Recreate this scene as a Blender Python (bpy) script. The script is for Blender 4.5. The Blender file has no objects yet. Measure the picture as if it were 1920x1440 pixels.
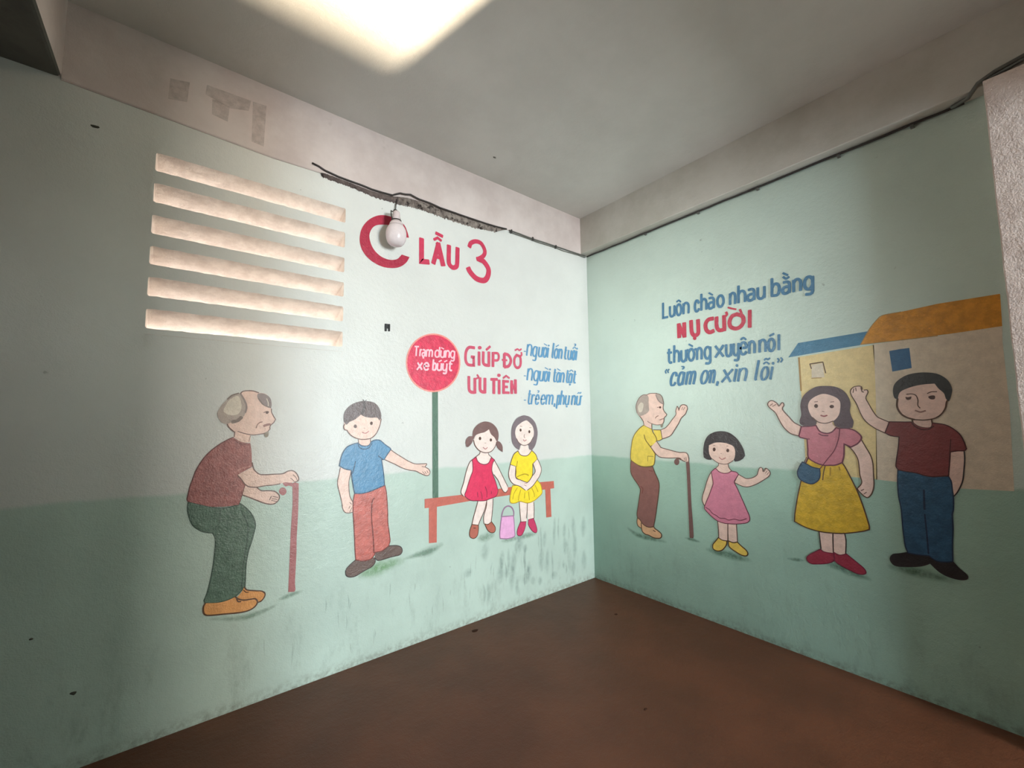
import bpy, bmesh, math, random
from mathutils import Vector, Matrix
random.seed(7)
SC = bpy.context.scene
COL = SC.collection

# ------------------------------------------------------------------ camera
cam_d = bpy.data.cameras.new('camera'); cam = bpy.data.objects.new('camera', cam_d); COL.objects.link(cam)
cam_d.sensor_width = 36.0; cam_d.sensor_fit = 'HORIZONTAL'; cam_d.lens = 14.70
cam_d.clip_start = 0.01
_r = Vector((0.78215214, -0.62300711, -0.01000836)); _u = Vector((-0.04449815, -0.07187216, 0.99642075)); _w = Vector((0.62149654, 0.77890727, 0.08393763))
_m = Matrix(((_r.x, _u.x, -_w.x, -2.8355), (_r.y, _u.y, -_w.y, -2.4513), (_r.z, _u.z, -_w.z, 1.35), (0, 0, 0, 1)))
cam.matrix_world = _m
SC.camera = cam

# ------------------------------------------------------------------ light and exposure
vs = SC.view_settings
vs.view_transform = 'Standard'; vs.look = 'None'; vs.gamma = 1.0; vs.use_curve_mapping = False
vs.exposure = 0.0
SC.cycles.max_bounces = 10; SC.cycles.diffuse_bounces = 6; SC.cycles.use_denoising = True
SC.cycles.sample_clamp_indirect = 6.0

world = bpy.data.worlds.new('daylight'); SC.world = world; world.use_nodes = True
wn = world.node_tree; wn.nodes.clear()
w_out = wn.nodes.new('ShaderNodeOutputWorld'); w_bg = wn.nodes.new('ShaderNodeBackground')
w_tc = wn.nodes.new('ShaderNodeTexCoord'); w_sx = wn.nodes.new('ShaderNodeSeparateXYZ'); w_cr = wn.nodes.new('ShaderNodeValToRGB'); w_mr = wn.nodes.new('ShaderNodeMapRange')
w_mr.inputs['From Min'].default_value = -1; w_mr.inputs['From Max'].default_value = 1
wn.links.new(w_tc.outputs['Generated'], w_sx.inputs[0]); wn.links.new(w_sx.outputs['Z'], w_mr.inputs['Value'])
wn.links.new(w_mr.outputs[0], w_cr.inputs[0]); wn.links.new(w_cr.outputs[0], w_bg.inputs[0]); wn.links.new(w_bg.outputs[0], w_out.inputs[0])
e = w_cr.color_ramp.elements                       # sunlit ground below the horizon, hazy sky above
e[0].position = 0.0; e[0].color = (1.0, 0.87, 0.76, 1)
e[1].position = 1.0; e[1].color = (0.55, 0.72, 1.0, 1)
x = w_cr.color_ramp.elements.new(0.48); x.color = (1.0, 0.86, 0.75, 1)
x = w_cr.color_ramp.elements.new(0.53); x.color = (0.85, 0.92, 1.0, 1)
w_bg.inputs['Strength'].default_value = 4.4

def area_light(name, loc, direction, sx, sy, power, color, spread=180):
    d = bpy.data.lights.new(name, 'AREA'); d.shape = 'RECTANGLE'; d.size = sx; d.size_y = sy; d.energy = power; d.color = color
    d.spread = math.radians(spread)
    o = bpy.data.objects.new(name, d); COL.objects.link(o); o.location = loc
    o.rotation_euler = Vector(direction).to_track_quat('-Z', 'Z').to_euler()
    return o
def spot_light(name, loc, target, power, color, angle, radius, blend=0.3):
    d = bpy.data.lights.new(name, 'SPOT'); d.energy = power; d.color = color; d.spot_size = math.radians(angle); d.spot_blend = blend; d.shadow_soft_size = radius
    o = bpy.data.objects.new(name, d); COL.objects.link(o); o.location = loc
    o.rotation_euler = (Vector(target) - Vector(loc)).to_track_quat('-Z', 'Y').to_euler()
    return o
area_light('sky_at_corridor_end', (-1.42, -8.33, 1.47), (0, 1, 0), 0.82, 1.95, 390, (0.76, 0.91, 1.0))
area_light('warm_tint_at_corridor_end', (-0.58, -8.33, 1.47), (0, 1, 0), 0.85, 1.95, 255, (1.0, 0.95, 0.86))  # warm half of the opening, split off to tint the wall's left part
area_light('side_fill_light', (-6.26, -0.65, 1.75), (1, -0.01, 0.0), 0.66, 0.96, 9, (0.94, 1.0, 0.96), 27)  # added fill from an unseen side opening, brightens the right wall near the corner
spot_light('sun_glint_off_ground', (0.265, -10.0, -0.083), (-2.33, -0.95, 3.14), 38000, (1.0, 0.83, 0.60), 8.8, 0.012, 0.4)

# ------------------------------------------------------------------ helpers
def lin(c):
    c = c / 255.0
    return c / 12.92 if c <= 0.04045 else ((c + 0.055) / 1.055) ** 2.4
def rgb(t): return (lin(t[0]), lin(t[1]), lin(t[2]), 1)
def tag(o, label=None, cat=None, group=None, kind=None):
    for k, v in (('label', label), ('category', cat), ('group', group), ('kind', kind)):
        if v: o[k] = v
    return o
def link_mesh(name, verts, faces, mats, parent=None, mi=None, smooth=False):
    me = bpy.data.meshes.new(name); me.from_pydata([tuple(v) for v in verts], [], faces)
    for m in mats: me.materials.append(m)
    if mi: me.polygons.foreach_set('material_index', mi)
    if smooth: me.polygons.foreach_set('use_smooth', [True] * len(me.polygons))
    me.update()
    o = bpy.data.objects.new(name, me); COL.objects.link(o)
    if parent: o.parent = parent
    return o
def empty(name, loc):
    o = bpy.data.objects.new(name, None); COL.objects.link(o); o.location = loc; o.empty_display_size = 0.05
    return o
class MB:
    def __init__(s): s.v = []; s.f = []; s.mi = []
    def box(s, a, b, m=0):
        x0, y0, z0 = a; x1, y1, z1 = b; n = len(s.v)
        s.v += [(x0,y0,z0),(x1,y0,z0),(x1,y1,z0),(x0,y1,z0),(x0,y0,z1),(x1,y0,z1),(x1,y1,z1),(x0,y1,z1)]
        for q in ((0,3,2,1),(4,5,6,7),(0,1,5,4),(1,2,6,5),(2,3,7,6),(3,0,4,7)): s.f.append(tuple(n+i for i in q)); s.mi.append(m)
        return s
    def tube(s, pts, r, n=8, m=0, cap=True):
        pts = [Vector(p) for p in pts]; rings = []
        rr = r if isinstance(r, (list, tuple)) else [r] * len(pts)
        for i, p in enumerate(pts):
            t = (pts[min(i+1, len(pts)-1)] - pts[max(i-1, 0)]).normalized()
            a = t.orthogonal() if i == 0 else (prev - t * prev.dot(t))
            a.normalize(); prev = a; b = t.cross(a); k = len(s.v); rings.append(k)
            for j in range(n):
                an = 2*math.pi*j/n; s.v.append(tuple(p + (a*math.cos(an) + b*math.sin(an)) * rr[i]))
        for k0, k1 in zip(rings, rings[1:]):
            for j in range(n):
                s.f.append((k0+j, k0+(j+1)%n, k1+(j+1)%n, k1+j)); s.mi.append(m)
        if cap:
            s.f.append(tuple(rings[0]+j for j in range(n))[::-1]); s.mi.append(m)
            s.f.append(tuple(rings[-1]+j for j in range(n))); s.mi.append(m)
        return s
    def lathe(s, prof, c, n=32, m=0):
        rings = []
        for r, z in prof:
            k = len(s.v); rings.append(k)
            for j in range(n):
                an = 2*math.pi*j/n; s.v.append((c[0]+r*math.cos(an), c[1]+r*math.sin(an), c[2]+z))
        for k0, k1 in zip(rings, rings[1:]):
            for j in range(n): s.f.append((k0+j, k0+(j+1)%n, k1+(j+1)%n, k1+j)); s.mi.append(m)
        s.f.append(tuple(rings[0]+j for j in range(n))[::-1]); s.mi.append(m)
        s.f.append(tuple(rings[-1]+j for j in range(n))); s.mi.append(m)
        return s
    def build(s, name, mats, parent=None, smooth=False): return link_mesh(name, s.v, s.f, mats, parent, s.mi, smooth)

# ------------------------------------------------------------------ materials
def new_mat(name):
    m = bpy.data.materials.new(name); m.use_nodes = True; nt = m.node_tree; nt.nodes.clear()
    out = nt.nodes.new('ShaderNodeOutputMaterial'); b = nt.nodes.new('ShaderNodeBsdfPrincipled'); nt.links.new(b.outputs[0], out.inputs[0])
    return m, nt, b, out
def nd(nt, t, **kw):
    n = nt.nodes.new(t)
    for k, v in kw.items(): setattr(n, k, v)
    return n
def noise(nt, pos, scale, detail=4, rough=0.55, stretch=None):
    n = nd(nt, 'ShaderNodeTexNoise'); n.inputs['Scale'].default_value = scale; n.inputs['Detail'].default_value = detail; n.inputs['Roughness'].default_value = rough
    if stretch:
        mp = nd(nt, 'ShaderNodeMapping'); mp.inputs['Scale'].default_value = stretch; nt.links.new(pos, mp.inputs['Vector']); nt.links.new(mp.outputs[0], n.inputs['Vector'])
    else: nt.links.new(pos, n.inputs['Vector'])
    return n.outputs['Fac']
def ramp(nt, val, a, b, lo=0.0, hi=1.0):
    m = nd(nt, 'ShaderNodeMapRange'); m.interpolation_type = 'SMOOTHSTEP'
    m.inputs['From Min'].default_value = a; m.inputs['From Max'].default_value = b; m.inputs['To Min'].default_value = lo; m.inputs['To Max'].default_value = hi
    nt.links.new(val, m.inputs['Value']); return m.outputs[0]
def math_(nt, op, a, b=None):
    m = nd(nt, 'ShaderNodeMath', operation=op)
    for i, v in enumerate((a, b)):
        if v is None: continue
        if isinstance(v, (int, float)): m.inputs[i].default_value = v
        else: nt.links.new(v, m.inputs[i])
    return m.outputs[0]
def mix(nt, fac, a, b):
    m = nd(nt, 'ShaderNodeMix', data_type='RGBA')
    for i, v in ((0, fac), (6, a), (7, b)):
        if isinstance(v, (int, float)): m.inputs[i].default_value = v
        elif isinstance(v, tuple): m.inputs[i].default_value = v
        else: nt.links.new(v, m.inputs[i])
    return m.outputs[2]
def position(nt): return nd(nt, 'ShaderNodeNewGeometry').outputs['Position']
def plaster_bump(nt, bsdf, pos, strength=0.5, fine=170.0, wave=14.0):
    h = math_(nt, 'ADD', math_(nt, 'MULTIPLY', noise(nt, pos, fine, 3), 0.45), math_(nt, 'ADD', math_(nt, 'MULTIPLY', noise(nt, pos, 45, 3), 0.6), math_(nt, 'MULTIPLY', noise(nt, pos, wave, 3), 0.75)))
    bp = nd(nt, 'ShaderNodeBump'); bp.inputs['Strength'].default_value = strength; bp.inputs['Distance'].default_value = 0.006
    nt.links.new(h, bp.inputs['Height']); nt.links.new(bp.outputs[0], bsdf.inputs['Normal'])
GLOSS = 0.26
def paint(name, c, var=0.10, rough=GLOSS + 0.06):
    m, nt, b, out = new_mat(name); pos = position(nt)
    base = rgb(c); dk = tuple(v * (1 - var * 1.8) for v in base[:3]) + (1,); lt = tuple(min(1, v * (1 + var) + 0.012) for v in base[:3]) + (1,)
    c1 = mix(nt, ramp(nt, noise(nt, pos, 22, 5, 0.65), 0.32, 0.68), dk, base)
    c2 = mix(nt, ramp(nt, noise(nt, pos, 75, 3, 0.6), 0.58, 0.78), c1, lt)
    nt.links.new(c2, b.inputs['Base Color']); b.inputs['Roughness'].default_value = rough; b.inputs['Specular IOR Level'].default_value = 0.4
    plaster_bump(nt, b, pos)
    return m
def soft_paint(name, c, amt=0.85):                              # dry brushed smear that thins out to its edge (attribute 'edge')
    m, nt, b, out = new_mat(name); pos = position(nt)
    b.inputs['Base Color'].default_value = rgb(c); b.inputs['Roughness'].default_value = 0.5; b.inputs['Specular IOR Level'].default_value = 0.3
    at = nd(nt, 'ShaderNodeAttribute'); at.attribute_name = 'edge'
    n1 = ramp(nt, noise(nt, pos, 28, 5, 0.7), 0.25, 0.75)
    a = math_(nt, 'MULTIPLY', at.outputs['Fac'], math_(nt, 'MULTIPLY', math_(nt, 'ADD', math_(nt, 'MULTIPLY', n1, 0.75), 0.25), amt))
    nt.links.new(a, b.inputs['Alpha'])
    return m
def wall_paint(name, upper, lower, zline, dirt_low=0.0):
    m, nt, b, out = new_mat(name); pos = position(nt)
    sx = nd(nt, 'ShaderNodeSeparateXYZ'); nt.links.new(pos, sx.inputs[0])
    wob = math_(nt, 'MULTIPLY', math_(nt, 'SUBTRACT', noise(nt, pos, 3.0, 4), 0.5), 0.05)
    zz = math_(nt, 'ADD', sx.outputs['Z'], wob)
    up = rgb(upper); lo = rgb(lower)
    cl = noise(nt, pos, 2.2, 5, 0.6)
    u2 = mix(nt, ramp(nt, cl, 0.3, 0.7), tuple(v*0.93 for v in up[:3])+(1,), up)
    l2 = mix(nt, ramp(nt, cl, 0.3, 0.7), tuple(v*0.88 for v in lo[:3])+(1,), lo)
    col = mix(nt, ramp(nt, zz, zline-0.012, zline+0.012), l2, u2)
    # grey scuffs low on the wall, and small dark flecks
    low = math_(nt, 'MULTIPLY', ramp(nt, sx.outputs['Z'], 0.05, 0.75, 1.0, 0.0), ramp(nt, noise(nt, pos, 5.5, 6, 0.75, (1.6, 1.6, 0.55)), 0.50, 0.72))
    col = mix(nt, math_(nt, 'MULTIPLY', low, 0.28 + dirt_low), col, rgb((112, 124, 116)))
    base_d = math_(nt, 'MULTIPLY', ramp(nt, sx.outputs['Z'], 0.0, 0.07, 1.0, 0.0), ramp(nt, noise(nt, pos, 30, 4, 0.7), 0.35, 0.7))
    col = mix(nt, math_(nt, 'MULTIPLY', base_d, 0.55), col, rgb((92, 78, 66)))
    fl = ramp(nt, noise(nt, pos, 26, 2, 0.5), 0.735, 0.80)
    col = mix(nt, math_(nt, 'MULTIPLY', fl, 0.35), col, rgb((90, 92, 84)))
    nt.links.new(col, b.inputs['Base Color'])
    b.inputs['Roughness'].default_value = GLOSS + 0.03; b.inputs['Specular IOR Level'].default_value = 0.3
    plaster_bump(nt, b, pos)
    return m
def mottled(name, c, c2, scale=3.0, rough=0.8, bump=0.3, spots=None, spec=0.25, fine=170.0):
    m, nt, b, out = new_mat(name); pos = position(nt)
    col = mix(nt, ramp(nt, noise(nt, pos, scale, 6, 0.62), 0.32, 0.68), rgb(c), rgb(c2))
    if spots: col = mix(nt, math_(nt, 'MULTIPLY', ramp(nt, noise(nt, pos, spots[1], 4, 0.6), spots[2], spots[2]+0.1), spots[3]), col, rgb(spots[0]))
    nt.links.new(col, b.inputs['Base Color']); b.inputs['Roughness'].default_value = rough; b.inputs['Specular IOR Level'].default_value = spec
    plaster_bump(nt, b, pos, bump, fine)
    return m
M = {}
M['wall_l'] = wall_paint('painted plaster left', (216, 217, 213), (190, 208, 197), 1.032, 0.06)
M['wall_r'] = wall_paint('painted plaster right', (202, 218, 208), (166, 198, 182), 1.032)
M['wall_plain'] = wall_paint('painted plaster plain', (190, 200, 192), (160, 186, 172), 1.032)
M['unseen_dark'] = mottled('dark unseen walls', (64, 54, 48), (50, 44, 40), 5.0, 0.9, 0.5)  # kept dark so the unseen walls bounce little light back
M['ceiling'] = mottled('limewashed ceiling', (204, 202, 197), (214, 212, 207), 1.6, 0.9, 0.25)
M['beam'] = mottled('pinkish white beam', (198, 184, 180), (214, 202, 198), 3.0, 0.8, 0.25, ((150, 136, 126), 4.0, 0.62, 0.35))
M['beam_r'] = mottled('off white beam', (188, 184, 174), (204, 200, 192), 3.0, 0.85, 0.25)
M['floor'] = mottled('oxide red screed', (90, 54, 37), (107, 64, 44), 1.8, 0.44, 0.5, ((70, 40, 30), 9.0, 0.68, 0.5), 0.3)
M['pillar'] = mottled('rough pinkish render', (236, 220, 212), (220, 202, 194), 7.0, 0.85, 0.8, ((150, 134, 126), 30.0, 0.66, 0.5), 0.2, 150.0)
M['concrete'] = mottled('whitewashed concrete', (232, 222, 212), (210, 198, 188), 14.0, 0.75, 1.0, ((176, 156, 142), 30.0, 0.68, 0.4), 0.25, 120.0)
M['grime'] = mottled('grimy crumbled plaster', (104, 94, 90), (150, 140, 132), 26.0, 0.95, 1.0, ((44, 38, 36), 34.0, 0.54, 0.9), 0.1, 140.0)
M['grime_dark'] = mottled('soot stain', (86, 76, 74), (112, 100, 96), 18.0, 0.95, 0.6, ((40, 34, 34), 40.0, 0.6, 0.9), 0.1)
def plain(name, c, rough=0.5, spec=0.4):
    m, nt, b, out = new_mat(name); pos = position(nt)
    nt.links.new(mix(nt, noise(nt, pos, 60, 3), tuple(v*0.85 for v in rgb(c)[:3])+(1,), rgb(c)), b.inputs['Base Color'])
    b.inputs['Roughness'].default_value = rough; b.inputs['Specular IOR Level'].default_value = spec
    return m
M['cable'] = plain('dark cable sheath', (58, 52, 50), 0.6)
M['cable_grey'] = plain('grey cable sheath', (104, 104, 98), 0.6)
M['bulb'] = plain('milky bulb plastic', (226, 214, 216), 0.22, 0.5)
M['bulb_neck'] = plain('white bulb housing', (214, 200, 200), 0.35)
M['black'] = plain('black plastic', (26, 26, 26), 0.5)
M['chip'] = plain('dark chip', (78, 78, 70), 0.9, 0.1)
PAL = dict(ol=(112,82,74), olbrown=(92,62,42), oldark=(62,52,50), olwine=(104,52,50), dkwine=(126,44,66), dkgreen=(62,84,72), dkbrick=(120,52,46), dkblue=(46,78,106),
 dkyel=(190,156,44), olive=(132,108,52), dkplum=(108,44,64), dkgold=(166,132,36), dknavy=(38,52,76), dkmaroon=(74,30,28), wrinkle=(150,112,100), greylip=(160,116,108), lip=(186,120,118), lipred=(156,82,80),
 skin=(240,206,192), skinpale=(246,226,218), oldgreen=(96,122,106), orange=(232,164,100), oldshirt=(172,108,104), oldshirtlt=(196,138,130), hairgrey=(178,162,152), hairpale=(216,204,188), hairdk=(124,106,98), hairmid=(142,126,124), greybeard=(146,134,118), eyebrown=(88,60,52),
 grassgrey=(142,168,150), grassbright=(118,168,108), grassgreen=(134,178,158), grassdk=(88,124,100), canered=(172,106,106), shoebrown=(106,86,80), oldarkk=(60,50,48), brick=(204,112,102), hairbrown=(100,84,84), hairblack=(74,62,62), blueshirt=(88,142,180),
 rim=(240,150,140), signred=(226,58,92), postgreen=(84,116,98), benchred=(200,108,94), reddress=(228,58,98), shoetan=(186,108,92), hairred=(126,96,94), hairash=(128,114,120), yellow=(250,222,58), shoepink=(206,66,106), pinkbag=(236,176,218), handlemauve=(160,122,152),
 cream=(232,208,152), dkcream=(176,140,84), roofblue=(72,128,160), beige=(224,208,186), rooforange=(222,152,52), windowblue=(60,108,150), shoepeach=(232,180,138), brown=(148,98,92), mustard=(240,212,92), canebrown=(122,88,84), shoeyellow=(238,202,96), pinkdress=(218,134,158), hairjet=(62,54,56),
 shoemaroon=(160,56,74), gold=(226,184,56), rose=(202,124,136), hairdark=(92,74,80), navy=(62,96,122), shoeblack=(50,46,46), jeans=(58,96,128), maroon=(136,66,64), hairblack2=(64,62,60),
 red1=(204,62,92), darkred=(176,44,70), red2=(208,86,112), red3=(192,60,82), blue1=(76,124,158), blue2=(100,152,192), signpink=(252,196,208))
for k, c in PAL.items():
    M[k] = soft_paint('mural smear ' + k, c, 0.8) if k.startswith('grass') else paint('mural ' + k, c, 0.16 if k in ('brick','oldshirt','oldgreen','gold','rooforange','jeans','signred') else 0.08)

# ------------------------------------------------------------------ the setting
ZC, ZB = 3.14, 2.815
WT = 0.17                                             # wall thickness
VX0, VX1, VZ0, VZ1 = -2.985, -2.10, 1.745, 2.615      # the louvred vent in the left wall
w = MB()
for a, b in (((-6.0, 0, -0.02), (VX0, WT, ZC+0.1)), ((VX1, 0, -0.02), (0.30, WT, ZC+0.1)), ((VX0, 0, VZ1), (VX1, WT, ZC+0.1))): w.box(a, b)
k = len(w.v)                                          # below the vent the opening's sill slopes outwards
w.v += [(VX0,0,-0.02),(VX1,0,-0.02),(VX1,WT,-0.02),(VX0,WT,-0.02),(VX0,0,VZ0),(VX1,0,VZ0),(VX1,WT,VZ0-0.068),(VX0,WT,VZ0-0.068)]
for q in ((0,3,2,1),(4,5,6,7),(0,1,5,4),(1,2,6,5),(2,3,7,6),(3,0,4,7)): w.f.append(tuple(k+i for i in q)); w.mi.append(0)
tag(w.build('wall_left', [M['wall_l']]), kind='structure')
tag(MB().box((0, -8.3, -0.02), (0.30, 0, ZC+0.1)).build('wall_right', [M['wall_r']]), kind='structure')
tag(MB().box((-6.3, -8.3, -0.2), (0.6, 0.0, 0.0)).build('floor', [M['floor']]), kind='structure')
tag(MB().box((-6.3, -8.3, ZC), (0.6, 0.0, ZC+0.2)).build('ceiling', [M['ceiling']]), kind='structure')
def beam(name, a, b, mat, r=0.018):
    o = MB().box(a, b).build(name, [mat]); bv = o.modifiers.new('soft edge', 'BEVEL'); bv.width = r; bv.segments = 3
    return tag(o, kind='structure')
def flush_beam():
    low = [(-3.28, 2.785), (-2.9, 2.770), (-2.5, 2.752), (-2.25, 2.758), (-2.10, 2.757), (-1.97, 2.752), (-1.86, 2.758), (-1.76, 2.782), (-1.65, 2.792), (-1.4, 2.792), (-1.0, 2.802), (-0.5, 2.808), (-0.06, 2.810)]
    m = MB()
    for x_, z_ in low: m.v += [(x_, 0.02, z_), (x_, -0.004, z_), (x_, -0.008, z_+0.005), (x_, -0.008, ZC+0.02)]
    for i in range(len(low)-1):
        for j in range(3): q = i*4+j; m.f.append((q, q+1, q+5, q+4)[::-1]); m.mi.append(0)
    return m.build('trim_1', [M['beam']])
tag(flush_beam(), kind='structure')
beam('trim_2', (-0.085, -8.3, ZB), (0.02, 0.0, ZC+0.02), M['beam_r'], 0.006)
o = beam('trim_3', (-3.60, -2.75, 2.795), (-3.28, 0.01, ZC+0.02), M['beam'])
M['beam_under'] = mottled('dark beam underside', (104, 104, 98), (84, 84, 80), 4.0, 0.9, 0.3); o.data.materials.append(M['beam_under'])  # darker grey for the underside faces
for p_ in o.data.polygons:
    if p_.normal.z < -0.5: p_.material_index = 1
# rough pillar at the end of the right wall
def pillar():
    v = []; f = []; N = 60; x0 = -0.12
    rnd = random.Random(3)
    def edge(z): return -2.404 + 0.0006*math.sin(z*23) + 0.0004*math.sin(z*61+1) + rnd.uniform(-.0004, .0004)
    for i in range(N+1):
        z = -0.01 + (ZB + 0.012) * i / N; e_ = edge(z)
        for q in ((0.02, e_), (x0+0.004, e_), (x0+0.001, e_-0.001), (x0, e_-0.004), (x0, -2.95), (0.02, -2.95)): v.append((q[0], q[1], z))
    for i in range(N):
        for j in range(5): a = i*6+j; f.append((a, a+1, a+7, a+6))
    return link_mesh('trim_4', v, f, [M['pillar']])
tag(pillar(), kind='structure')
# the unseen side of the room: back wall, corridor wall, side wall with an opening added for the fill light, parapet and lintel of the open end
tag(MB().box((-6.0, -3.0, -0.02), (-2.05, -2.75, ZC+0.1)).build('wall_back', [M['unseen_dark']]), kind='structure')
tag(MB().box((-2.30, -8.3, -0.02), (-2.05, -3.0, ZC+0.1)).build('wall_corridor', [M['unseen_dark']]), kind='structure')  # partition and back wall corner placed to fade daylight along the left wall
tag(MB().box((-6.25, -3.0, -0.02), (-6.0, -1.0, ZC+0.1)).box((-6.25, -0.3, -0.02), (-6.0, 0.17, ZC+0.1)).box((-6.25, -1.0, -0.02), (-6.0, -0.3, 1.2)).box((-6.25, -1.0, 2.2), (-6.0, -0.3, ZC+0.1)).build('wall_side', [M['unseen_dark']]), kind='structure')  # the gap is added to let the side fill in
tag(MB().box((-2.30, -8.3, -0.02), (0.3, -8.15, 0.5)).box((-2.30, -8.3, 0.5), (-1.83, -8.15, 2.45)).box((-2.30, -8.3, 2.45), (0.3, -8.15, ZC+0.1)).box((-0.15, -8.3, 0.5), (0.3, -8.15, 2.45)).build('wall_end', [M['unseen_dark']]), kind='structure')
beam('unseen_shade_beam', (-2.05, -3.25, 2.60), (0.0, -3.0, ZC+0.02), M['beam_r'])  # unseen downstand, added to keep direct daylight off the near ceiling

# ------------------------------------------------------------------ louvred vent in the left wall
SLOTS = [(2.507, 2.594), (2.357, 2.448), (2.208, 2.296), (2.064, 2.149), (1.919, 2.006), (1.771, 1.860)]
SX0, SX1 = -2.968, -2.118
VD, DROP = 0.17, 0.066                                # depth of the slats and how far they slope down outwards
def vent():
    loc = Vector(((SX0+SX1)/2, 0.0, VZ0)); root = empty('louvred_vent', loc)
    tag(root, 'pale concrete louvred vent of six bright slots high on the left wall', 'vent')
    def put(o):
        for p in o.data.polygons: p.material_index = 0 if p.normal.y < -0.7 else 1
        o.parent = root; o.matrix_parent_inverse = Matrix.Translation(-loc); return o
    edges = [VZ0] + [v for s in reversed(SLOTS) for v in s] + [VZ1]
    rnd = random.Random(5)
    for k in range(0, len(edges), 2):
        z0, z1 = edges[k], edges[k+1]; m = MB(); r = 0.009
        xs = [SX0 + q for q in (0, .001, .0025, .0045, .009)] + [SX0 + .009 + (SX1-SX0-.018)*i/34 for i in range(1, 34)] + [SX1 - q for q in (.009, .0045, .0025, .001, 0)]; N = len(xs)-1
        d0 = DROP; d1 = DROP if k < len(edges)-2 else 0.0
        for i in range(N+1):                          # ends flare into rounded slot corners, edges a little worn
            x = xs[i]
            ed = min(x-SX0, SX1-x); fl = r - math.sqrt(max(0, r*r-(r-ed)**2)) if ed < r else 0.0
            w0 = rnd.uniform(-.0014, .0014); w1 = rnd.uniform(-.0014, .0014)
            a0 = z0 + w0 - fl if k > 0 else z0; a1 = z1 + w1 + fl if k < len(edges)-2 else z1
            m.v += [(x, -0.002, a0), (x, -0.002, a1), (x, VD, a1-d1), (x, VD, a0-d0)]
        for i in range(N):
            for j in range(4): q = i*4; m.f.append((q+j, q+(j+1) % 4, q+4+(j+1) % 4, q+4+j)[::-1]); m.mi.append(0)
        m.f.append((0, 1, 2, 3)[::-1]); m.mi.append(0); m.f.append(tuple(N*4+j for j in range(4))); m.mi.append(0)
        put(m.build('slat', [M['wall_l'], M['concrete']]))
    for x0, x1 in ((VX0, SX0), (SX1, VX1)): put(MB().box((x0, -0.002, VZ0-DROP), (x1, VD, VZ1)).build('side_frame', [M['wall_l'], M['concrete']]))
vent()

# ------------------------------------------------------------------ mural builder
def spline(p, corners, closed):
    """p: [(u, z)]; corners None = straight polyline, else Catmull-Rom with breaks at the corner indices"""
    n = len(p)
    if corners is None or n < 3: return [Vector(q) for q in p]
    out = []; cs = set(corners)
    rng = range(n) if closed else range(n-1)
    for i in rng:
        a = Vector(p[i]); b = Vector(p[(i+1) % n])
        pa = Vector(p[(i-1) % n]) if (closed or i > 0) else a; pb = Vector(p[(i+2) % n]) if (closed or i+2 < n) else b
        d = (b-a).length
        ta = Vector((0, 0)) if False else (b - pa) * 0.5; tb = (pb - a) * 0.5
        if i in cs or (not closed and i == 0): ta = (b - a)
        if (i+1) % n in cs or (not closed and i+1 == n-1): tb = (b - a)
        for t in (ta, tb):
            if t.length > 1.3*d: t *= 1.3*d/t.length
        k = max(2, min(8, int(d/9)+2))
        for j in range(k):
            s = j/k; s2 = s*s; s3 = s2*s
            out.append(a*(2*s3-3*s2+1) + ta*(s3-2*s2+s) + b*(-2*s3+3*s2) + tb*(s3-s2))
    if not closed: out.append(Vector(p[-1]))
    return out
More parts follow.
